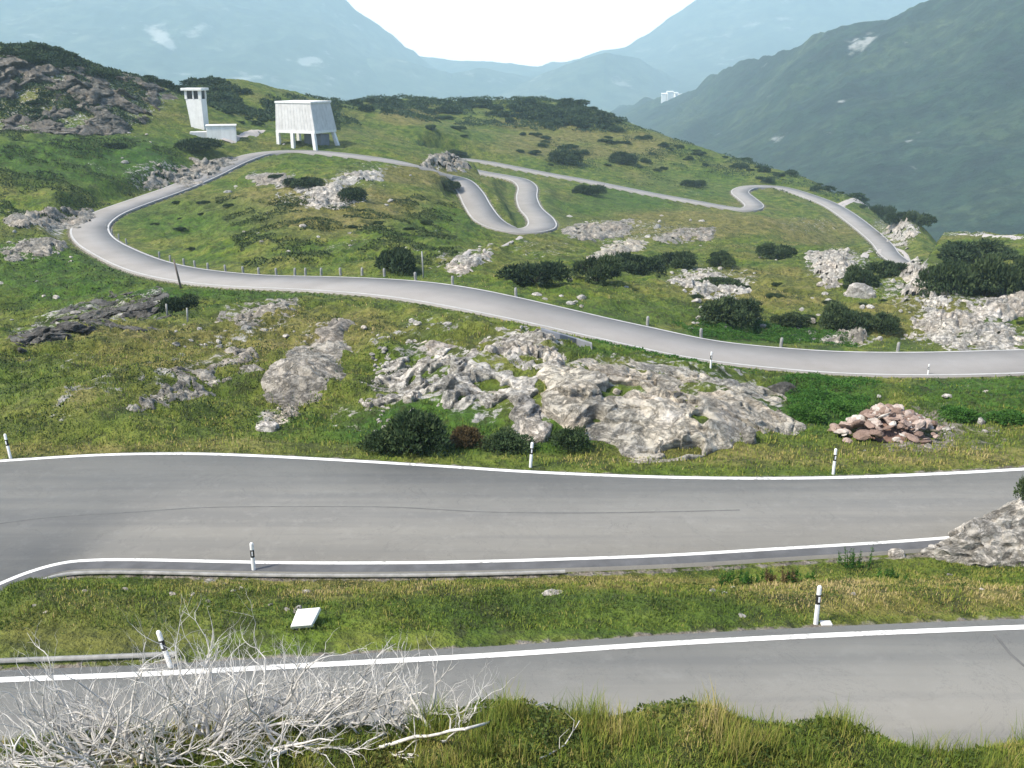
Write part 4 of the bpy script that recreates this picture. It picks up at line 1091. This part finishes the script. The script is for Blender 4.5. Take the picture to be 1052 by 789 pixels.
grass_obj([grass_field(110000, -.72, .72, 7.2, 11.2, .02, .10, .011, lambda x, y, p_, rd: np.where(x < -3.2, .55, 1.), 1, 1.1),
           grass_field(26000, -.12, .72, 8.4, 10.5, .10, .34, .007, lambda x, y, p_, rd: np.clip((fbm2(x*1.5, y*1.5, 2, 777)-.02)*5, 0, 1), 4, .7)])
grass_obj([grass_field(120000, -.72, .72, 21.3, 31, .03, .12, .025, None, 2, .9)])
grass_obj([grass_field(130000, -.68, .68, 35.5, 62, .05, .18, .05, lambda x, y, p_, rd: np.clip(.75+p_, .2, 1), 3, .6),
           grass_field(60000, -.66, .66, 62, 125, .06, .22, .10, lambda x, y, p_, rd: np.clip(.6+p_, .1, 1), 5, .6)])
def undergrowth(items, mt, label, seed):
    rg = np.random.default_rng(seed); out = []
    for poly, n, hmax, leaf, csc, thr, ymin in items:
        xs = [q_[0] for q_ in poly]; ys = [q_[1] for q_ in poly]
        ok = (PX > min(xs)) & (PX < max(xs)) & (PY > min(ys)) & (PY < max(ys)) & (RD > .8+hmax*.4) & (GY > ymin) & (GY < 620)
        i, j = np.nonzero(ok)
        k = poly_dist(PX[i, j], PY[i, j], poly) > 0; i, j = i[k], j[k]
        if len(i) == 0: continue
        w_ = Yl[i]**2; t_ = rg.choice(len(i), n, p=w_/w_.sum())
        l = ll[i[t_]]+rg.uniform(-.5, .5, n)*(ll[1]-ll[0]); a = al[j[t_]]+rg.uniform(-.5, .5, n)*(al[1]-al[0])
        y = np.exp(l); x = a*y
        cl_ = fbm2(x*csc, y*csc, 3, seed)-thr; k = cl_ > 0
        k &= samp(RD, x, y) > .5+hmax*.3
        x, y, cl_ = x[k], y[k], np.clip(cl_[k]*4, 0, 1); m_ = len(x)
        z = samp(GZ, x, y); hh = hmax*np.sqrt(cl_)*(.75+.5*fbm2(x*csc*4, y*csc*4, 2, seed+5))
        P = np.stack([x, y, z+hh*(1-.55*rg.uniform(0, 1, m_)**2)], 1)
        o_ = rg.normal(size=(m_, 3)); o_[:, 2] += .5; o_ /= np.linalg.norm(o_, axis=1)[:, None]
        s_ = np.cross(o_, rg.normal(size=(m_, 3))); s_ /= np.linalg.norm(s_, axis=1)[:, None]+1e-9
        L_ = leaf*rg.uniform(.6, 1.4, m_)[:, None]
        out.append((np.stack([P-s_*L_*.5, P+s_*L_*.5, P+o_*L_*1.3], 1).reshape(-1, 3), np.repeat(np.clip(.45+.2*rg.normal(size=m_)+.5*fbm2(x*csc*2, y*csc*2, 2, seed+8), 0, 1), 3)))
    V = np.vstack([o_[0] for o_ in out])
    me = mesh_np('undergrowth', V, np.arange(len(V)).reshape(-1, 3), attrs=dict(tone=np.concatenate([o_[1] for o_ in out])))
    return tag(link('undergrowth', me, mt), label, 'undergrowth', kind='stuff')
undergrowth([([(200,78),(290,104),(290,126),(230,118),(150,78)], 34000, 1.8, .5, .05, -.3, 200), ([(285,100),(350,98),(350,135),(300,135)], 14000, 1.4, .5, .05, -.05, 300), ([(340,100),(430,98),(540,98),(610,102),(645,126),(640,140),(540,134),(430,128),(340,132)], 60000, 2.2, .55, .045, -.03, 350),
             ([(0,40),(60,50),(120,66),(180,84),(190,100),(110,84),(0,66)], 22000, 1.8, .45, .06, -.05, 240), ([(0,60),(150,84),(150,130),(0,132)], 26000, 1.4, .4, .09, .0, 200),
             ([(640,126),(720,150),(800,174),(960,224),(1000,240),(930,240),(800,196),(640,160)], 26000, 1.5, .42, .06, .06, 300)], PINE_FAR, 'low dark pine scrub covering the ridge', 61)
undergrowth([([(220,205),(470,205),(470,275),(250,275)], 50000, .55, .2, .11, .03, 100), ([(0,135),(190,150),(170,200),(90,225),(0,225)], 60000, .7, .24, .09, -.02, 100), ([(0,230),(80,240),(160,300),(0,330)], 40000, .5, .18, .12, -.01, 80),
             ([(680,230),(1052,235),(1052,350),(720,350)], 50000, .5, .16, .13, .08, 90), ([(0,325),(160,300),(440,310),(440,440),(0,450)], 50000, .22, .08, .22, .12, 36), ([(560,140),(740,165),(720,200),(560,180)], 14000, .8, .3, .08, .1, 330)], leaf_mat('heath_leaves', (.016, .030, .010), (.034, .056, .015), (.07, .085, .025), .05), 'dark heath and bilberry covering parts of the slopes', 71)
undergrowth([([(802,396),(905,398),(880,440),(812,432)], 22000, .32, .09, .3, -.25, 36), ([(945,402),(1080,398),(1080,450),(960,440)], 22000, .3, .09, .3, -.25, 36), ([(690,335),(880,345),(880,358),(720,352)], 16000, .3, .10, .3, -.2, 80),
             ([(600,350),(700,372),(780,392),(760,396),(620,368)], 9000, .25, .10, .3, .0, 60)], WEED, 'fresh green herbs growing below the valley road', 81)
undergrowth([([(-100,700),(1150,700),(1150,830),(-100,830)], 60000, .13, .030, 1.1, .06, 6.8), ([(0,585),(1052,570),(1052,650),(0,690)], 36000, .16, .04, .9, .12, 21)], leaf_mat('herb_leaves', (.03, .055, .012), (.065, .10, .02), (.16, .17, .04), .2), 'small leafy herbs among the grass of the near banks', 91)
print('grass', time.time()-T0)

# ------------------------------------------------------------------ dead shrubs
def dead_shrub(base, n, spread, L_, label, seed, dirb=(0, 0), up=(-.05, 1.0), rscale=1.):
    rr = random.Random(seed); r = empty('dead_shrub', base)
    def grow(tb, p, d, ln, rad, lev):
        k = 6; P = [Vector(p)]; d = Vector(d).normalized()
        for i in range(k):
            d = (d+Vector((rr.gauss(0, .24), rr.gauss(0, .24), rr.gauss(.03, .20)))).normalized()
            P.append(P[-1]+d*ln/k)
        tb.add([tuple(q_) for q_ in P], [rad*(1-.75*i/k) for i in range(k+1)], 5 if lev < 2 else 4)
        if lev >= 3: return
        for _ in range({0: rr.randint(3, 6), 1: rr.randint(2, 3), 2: rr.randint(0, 2)}[lev]):
            i = rr.randint(2, k); q_ = P[i]; dd = (P[i]-P[i-1]).normalized()
            nd = dd+Vector((rr.uniform(-1, 1), rr.uniform(-1, 1), rr.uniform(-.25, .9)))*.85
            grow(tb, q_, nd, ln*rr.uniform(.38, .62), rad*(1-.6*i/k)*.62, lev+1)
    for k in range(n):
        tb = Tubes(); t_ = rr.uniform(0, 6.283)
        d = Vector((math.cos(t_)+dirb[0], math.sin(t_)*.7+dirb[1], rr.uniform(*up)))
        off = Vector((rr.uniform(-spread, spread), rr.uniform(-.25, .35), 0))
        off.z = zat(base[0]+off.x, base[1]+off.y)-base[2]-.06
        grow(tb, off, d, L_*rr.uniform(.65, 1.15), rr.uniform(.013, .030)*rscale, 0)
        link('branch', tb.mesh('branch'), DEADW, r)
    return tag(r, label, 'dead shrub', 'bleached dead shrubs on the near bank')
def bank_pt(px, py): return hit(px, py, 6.)
dead_shrub(bank_pt(60, 790), 40, .6, 1.05, 'grey dead shrub with bare branches in the bottom left corner', 1, (-.1, .1))
dead_shrub(bank_pt(150, 772), 50, .7, 1.0, 'tangled bleached dead shrub below the leaning roadside post', 2)
dead_shrub(bank_pt(250, 756), 52, .7, 1.0, 'dense bleached dead shrub in the middle of the dead branches', 3)
dead_shrub(bank_pt(335, 746), 38, .6, .92, 'bleached dead shrub standing below the white slab', 4)
dead_shrub(bank_pt(410, 752), 22, .45, .68, 'sprawling dead shrub with long branches reaching to the right', 5, (.5, -.1), (.0, .6))
def stick(pts, rad, label):
    P = [hit(px, py, 6.)+Vector((0, 0, dz)) for px, py, dz in pts]
    P = crom(np.array(P), 4); P[:, 2] += np.random.default_rng(int(pts[0][0])).normal(size=len(P))*.012
    tb = Tubes(); tb.add(P, np.linspace(rad, rad*.45, len(P)), 6)
    for k in range(3, len(P)-1, 3):
        q_ = P[k]; tb.add([q_, q_+np.array([random.uniform(-.06, .1), .05, .10]), q_+np.array([random.uniform(-.1, .16), .06, .2])], [rad*.5, rad*.35, rad*.15], 4)
    return tag(link('dead_branch', tb.mesh('dead_branch'), DEADW), label, 'dead branch')
stick([(390,772,.05),(440,764,.10),(500,752,.12),(560,728,.16)], .022, 'long bleached dead branch lying to the right over the grass')
stick([(555,783,.03),(580,770,.08),(595,752,.14)], .010, 'thin dead twig in the grass right of the long branch')
stick([(145,788,.05),(152,770,.16),(160,768,.2)], .02, 'short stub of dead wood at the bottom edge')
print('dead', time.time()-T0)

# ------------------------------------------------------------------ far country
def mountain(name, crest, foot, mt, amp, freq, seed, nu=420, nv=170, back=1.35, patches=(), attr_fn=None, gully=.5):
    cw = np.array([pt(*q_) for q_ in crest]); fw = np.array([pt(*q_) for q_ in foot])
    q_ = np.linspace(0, 1, nu)
    def ip(P):
        d_ = np.r_[0, np.cumsum(np.abs(np.diff(P[:, 0])))]; d_ /= d_[-1]
        return np.stack([np.interp(q_, d_, P[:, k]) for k in range(3)], 1)
    cw, fw = ip(cw), ip(fw)
    v = np.linspace(-.15, back, nv)[:, None, None]
    up_ = np.where(v > 1, 1-(v-1)*1.6, v)
    prof = np.clip(up_, 0, 1)**1.15 + np.minimum(up_, 0)
    Pg = fw[None]+(cw-fw)[None]*v
    Pg[..., 2] = (fw[None]+(cw-fw)[None]*prof)[..., 2]
    x, y, z = Pg[..., 0], Pg[..., 1], Pg[..., 2]
    wgt = np.clip(v[..., 0]*1.6, 0, 1)
    n1 = fbm2(x*freq, y*freq, 5, seed, .52); rg_ = 1-2*np.abs(fbm2(x*freq*1.7+5, y*freq*.7, 4, seed+30))
    z2 = z+amp*wgt*(n1*.8+gully*rg_*(.35+.65*np.clip(1.1-v[..., 0], 0, 1))-.2)
    px, py = project(x, y, z2)
    pa = np.zeros(x.shape)
    for cx_, cy_, rx, ry, val, rot in patches:
        th = R(rot); dx = px-cx_; dy = -(py-cy_)
        pa = np.maximum(pa, val*np.clip(1.3-np.hypot((dx*math.cos(th)+dy*math.sin(th))/rx, (-dx*math.sin(th)+dy*math.cos(th))/ry), 0, 1))
    pa = pa*np.clip(.75+1.2*fbm2(x*freq*9, y*freq*5, 3, seed+60), 0, 1.3)
    me = mesh_np(name, np.stack([x, y, z2], -1).reshape(-1, 3), grid_faces(nv, nu), smoothf=True, attrs=dict(rock=pa))
    return tag(link(name, me, mt), kind='structure')
def mount_mat(name, sc, g_lo, g_mid, g_hi, rockc, rthr=.64):
    m, nt, b = mat(name); nb = NB(nt); p = nb.pos()
    n1 = nb.noise(p, sc, 7, .68); n2 = nb.noise(p, sc*5, 6, .7); n3 = nb.noise(nb.scale(p, (1, 1, 2.5)), sc*2.2, 6, .7)
    col = nb.ramp(n1, [(.32, g_lo), (.5, g_mid), (.68, g_hi)])
    n4 = nb.noise(p, sc*9, 5, .65)
    col = nb.mix(nb.ramp(n4, [(.42, .85), (.56, 0)]), col, nb.mix(1., col, (.30, .38, .40), 'MULTIPLY'))
    col = nb.mix(nb.ramp(n2, [(.44, .75), (.56, 0)]), col, nb.mix(1., col, (.38, .45, .42), 'MULTIPLY'))
    rf = nb.math('ADD', nb.attr('rock'), nb.math('MULTIPLY', nb.math('SUBTRACT', n3, .5), 1.9))
    col = nb.mix(nb.ramp(rf, [(.42, 0), (.72, .8)]), col, rockc)
    col = nb.mix(nb.ramp(n3, [(rthr, 0), (rthr+.08, .55)]), col, rockc)
    nt.links.new(col, b.inputs['Base Color']); b.inputs['Roughness'].default_value = 1
    nt.links.new(nb.bump(nb.math('ADD', n1, nb.math('MULTIPLY', n2, .5)), 1., 16.), b.inputs['Normal'])
    return m
M_NEAR = mount_mat('slope_forest', .006, (.006, .017, .010), (.020, .044, .021), (.066, .090, .036), (.33, .33, .31), .66)
M_FAR = mount_mat('far_slopes', .0016, (.03, .05, .03), (.07, .09, .05), (.15, .15, .10), (.40, .38, .34), .60)
mountain('mountain', [(600,128,4600),(645,107,4000),(700,95,3200),(750,73,2700),(800,50,2350),(850,32,2150),(900,16,2050),(960,-4,1950),(1052,-40,1800),(1200,-95,1600),(1500,-170,1400)],
         [(600,135,3900),(650,122,3200),(690,146,2150),(760,182,1450),(830,205,1220),(900,226,1080),(960,245,1000),(1052,262,900),(1200,272,860),(1500,285,820)], M_NEAR, 50, .0045, 3, 460, 210,
         patches=[(884,45,22,12,.8,30),(938,37,14,3,.9,35),(850,62,9,3,.5,30),(937,172,5,12,.5,60),(936,143,12,4,.7,40),(825,72,10,3,.5,35),(865,104,8,2,.6,10),(950,192,8,3,.6,60),(1032,165,8,3,.6,40),(1046,130,8,3,.5,30),(790,98,8,3,.4,30)])
mountain('mountain', [(-420,-70,6235),(-150,-55,6380),(0,-45,6525),(200,-30,6670),(320,-14,6815),(352,0,6960),(385,22,7177),(410,42,7395),(440,64,7685),(480,92,7975)],
         [(-420,140,3770),(-150,130,3915),(0,122,4060),(180,112,4350),(280,106,4640),(330,106,4930),(380,106,5365),(420,108,5655),(450,110,5800),(490,112,5945)], M_FAR, 150, .0010, 7, 420, 190,
         patches=[(165,38,34,9,1.,-32),(310,62,26,6,.8,0),(250,82,30,5,.5,5),(225,18,10,3,.6,-50),(280,45,6,10,.4,0)], gully=.7)
mountain('hill', [(250,104,5590),(300,84,5850),(335,68,5980),(385,57,6110),(430,65,6240),(465,74,6370),(490,69,6500),(530,73,6760),(565,78,6890),(600,95,7020)],
         [(250,108,5330),(300,106,5395),(335,106,5460),(385,106,5590),(430,107,5590),(465,107,5655),(490,107,5720),(530,107,5850),(565,107,5980),(600,108,6110)], M_FAR, 45, .002, 12, 300, 90, patches=[(372,98,30,5,.0,0)])
mountain('hill', [(500,100,6110),(545,80,6110),(590,62,6110),(622,52,6110),(655,60,6240),(690,80,6370),(725,97,6500),(760,104,6630)],
         [(500,108,5460),(545,108,5460),(590,108,5460),(622,108,5460),(655,108,5525),(690,108,5590),(725,108,5720),(760,108,5850)], M_FAR, 45, .002, 16, 260, 90)
mountain('mountain', [(200,70,9000),(420,62,9000),(520,66,9000),(590,64,8800),(640,50,8500),(680,26,8400),(715,2,8300),(760,-20,8200),(850,-45,8000),(1100,-70,8000),(1500,-80,8000)],
         [(200,90,6500),(420,90,6500),(520,90,6500),(590,92,6500),(640,92,6300),(680,92,6200),(715,93,6000),(760,94,6000),(850,95,6000),(1100,95,6000),(1500,95,6000)], M_FAR, 110, .0009, 22, 320, 120, gully=.7)
# valley floor, one sheet to the horizon
FLOOR, nt, b = mat('valley_floor'); nb = NB(nt); p = nb.pos()
nt.links.new(nb.ramp(nb.noise(p, .0025, 6, .65), [(.35, (.03, .06, .025)), (.5, (.08, .12, .04)), (.62, (.18, .20, .08))]), b.inputs['Base Color'])
xs = np.linspace(-11500, 11500, 60); ys = np.linspace(700, 10400, 60)
X, Yy = np.meshgrid(xs, ys); Zz = -150-np.clip(Yy-3000, 0, None)*.022+fbm2(X*.0006, Yy*.0006, 4, 90)*30
tag(link('valley_floor', mesh_np('valley_floor', np.stack([X, Yy, Zz], -1).reshape(-1, 3), grid_faces(60, 60), smoothf=True), FLOOR), kind='structure')
# far white houses on the valley shoulder
hm = []
for k, (px, py, w_, h_) in enumerate([(682,99,15,7),(688,98,20,10),(694,98.5,13,8),(699,99.5,18,6)]):
    q_ = pt(px, py, 3300)
    bm = bmesh.new(); add_box(bm, -w_/2, w_/2, -6, 6, -25, h_)
    r = empty('white_house', q_, .3*k)
    bm_obj('wall', bm, PLASTER, r)
    bm = bmesh.new(); add_hex(bm, [(-w_/2-1,-7,h_),(w_/2+1,-7,h_),(w_/2+1,7,h_),(-w_/2-1,7,h_)], [(-w_/2-1,-.4,h_+4),(w_/2+1,-.4,h_+4),(w_/2+1,.4,h_+4),(-w_/2-1,.4,h_+4)]); bm_obj('roof', bm, CONC_P, r)
    tag(r, 'tiny white house far down the hazy valley', 'house', 'far white houses in the valley')

# ------------------------------------------------------------------ haze, sky, sun, camera
hz = bmesh.new(); add_box(hz, -12000, 12000, -60, 10600, -420, 900)
hm_, hnt, hb = mat('haze'); hnt.nodes.remove(hb)
pv = hnt.nodes.new('ShaderNodeVolumePrincipled'); pv.inputs['Color'].default_value = (.63, .86, .99, 1)
pv.inputs['Density'].default_value = 1.8e-4; pv.inputs['Anisotropy'].default_value = .0
hnt.links.new(pv.outputs[0], hnt.nodes['Material Output'].inputs['Volume'])
o = bm_obj('haze', hz, hm_); tag(o, kind='stuff')

SUN_EL, SUN_AZ = 50, -118            # azimuth from +Y, clockwise: high on the left, a little behind the camera
el, az = R(SUN_EL), R(SUN_AZ)
sd = Vector((math.sin(az)*math.cos(el), math.cos(az)*math.cos(el), math.sin(el)))
L = bpy.data.lights.new('sun', 'SUN'); L.energy = 3.4; L.angle = R(7); L.color = (1, .93, .79)
so = bpy.data.objects.new('sun', L); COL.objects.link(so); so.rotation_euler = (-sd).to_track_quat('-Z', 'Y').to_euler()
wd = bpy.data.worlds.new('World'); scene.world = wd; wd.use_nodes = True
wn = wd.node_tree; bg = wn.nodes['Background']
sk = wn.nodes.new('ShaderNodeTexSky'); sk.sky_type = 'NISHITA'; sk.sun_disc = False
sk.sun_elevation = el; sk.sun_rotation = az; sk.air_density = 1.; sk.dust_density = 3.; sk.altitude = 1500
tc = wn.nodes.new('ShaderNodeTexCoord'); dp = wn.nodes.new('ShaderNodeVectorMath'); dp.operation = 'DOT_PRODUCT'
dp.inputs[1].default_value = Vector((.02, 1, .05)).normalized(); wn.links.new(tc.outputs['Generated'], dp.inputs[0])
wb = NB(wn); cl_ = wb.noise(tc.outputs['Generated'], 3.2, 6, .6)
cf = wb.math('ADD', dp.outputs['Value'], wb.math('MULTIPLY', wb.math('SUBTRACT', cl_, .5), .25))
cmask = wb.ramp(cf, [(.78, 0), (.96, 1)])
skc = wb.mix(cmask, sk.outputs[0], (12.5, 11.6, 10.5))
wn.links.new(skc, bg.inputs['Color']); bg.inputs['Strength'].default_value = .15
cam = bpy.data.cameras.new('camera'); co = bpy.data.objects.new('camera', cam); COL.objects.link(co)
cam.sensor_width = 36; cam.lens = 36*F/1052; cam.clip_end = 60000; cam.clip_start = .1
co.location = (0, 0, CAMZ); co.rotation_euler = (math.pi/2-PITCH, 0, 0); scene.camera = co
vs = scene.view_settings; vs.view_transform = 'Standard'; vs.look = 'None'; vs.exposure = .95; vs.gamma = 1; vs.use_curve_mapping = False
cy = scene.cycles; cy.use_denoising = True; cy.max_bounces = 5; cy.diffuse_bounces = 2; cy.glossy_bounces = 1; cy.transmission_bounces = 2; cy.transparent_max_bounces = 6; cy.volume_bounces = 1
try: cy.denoiser = 'OPENIMAGEDENOISE'
except Exception: pass
print('done', time.time()-T0)
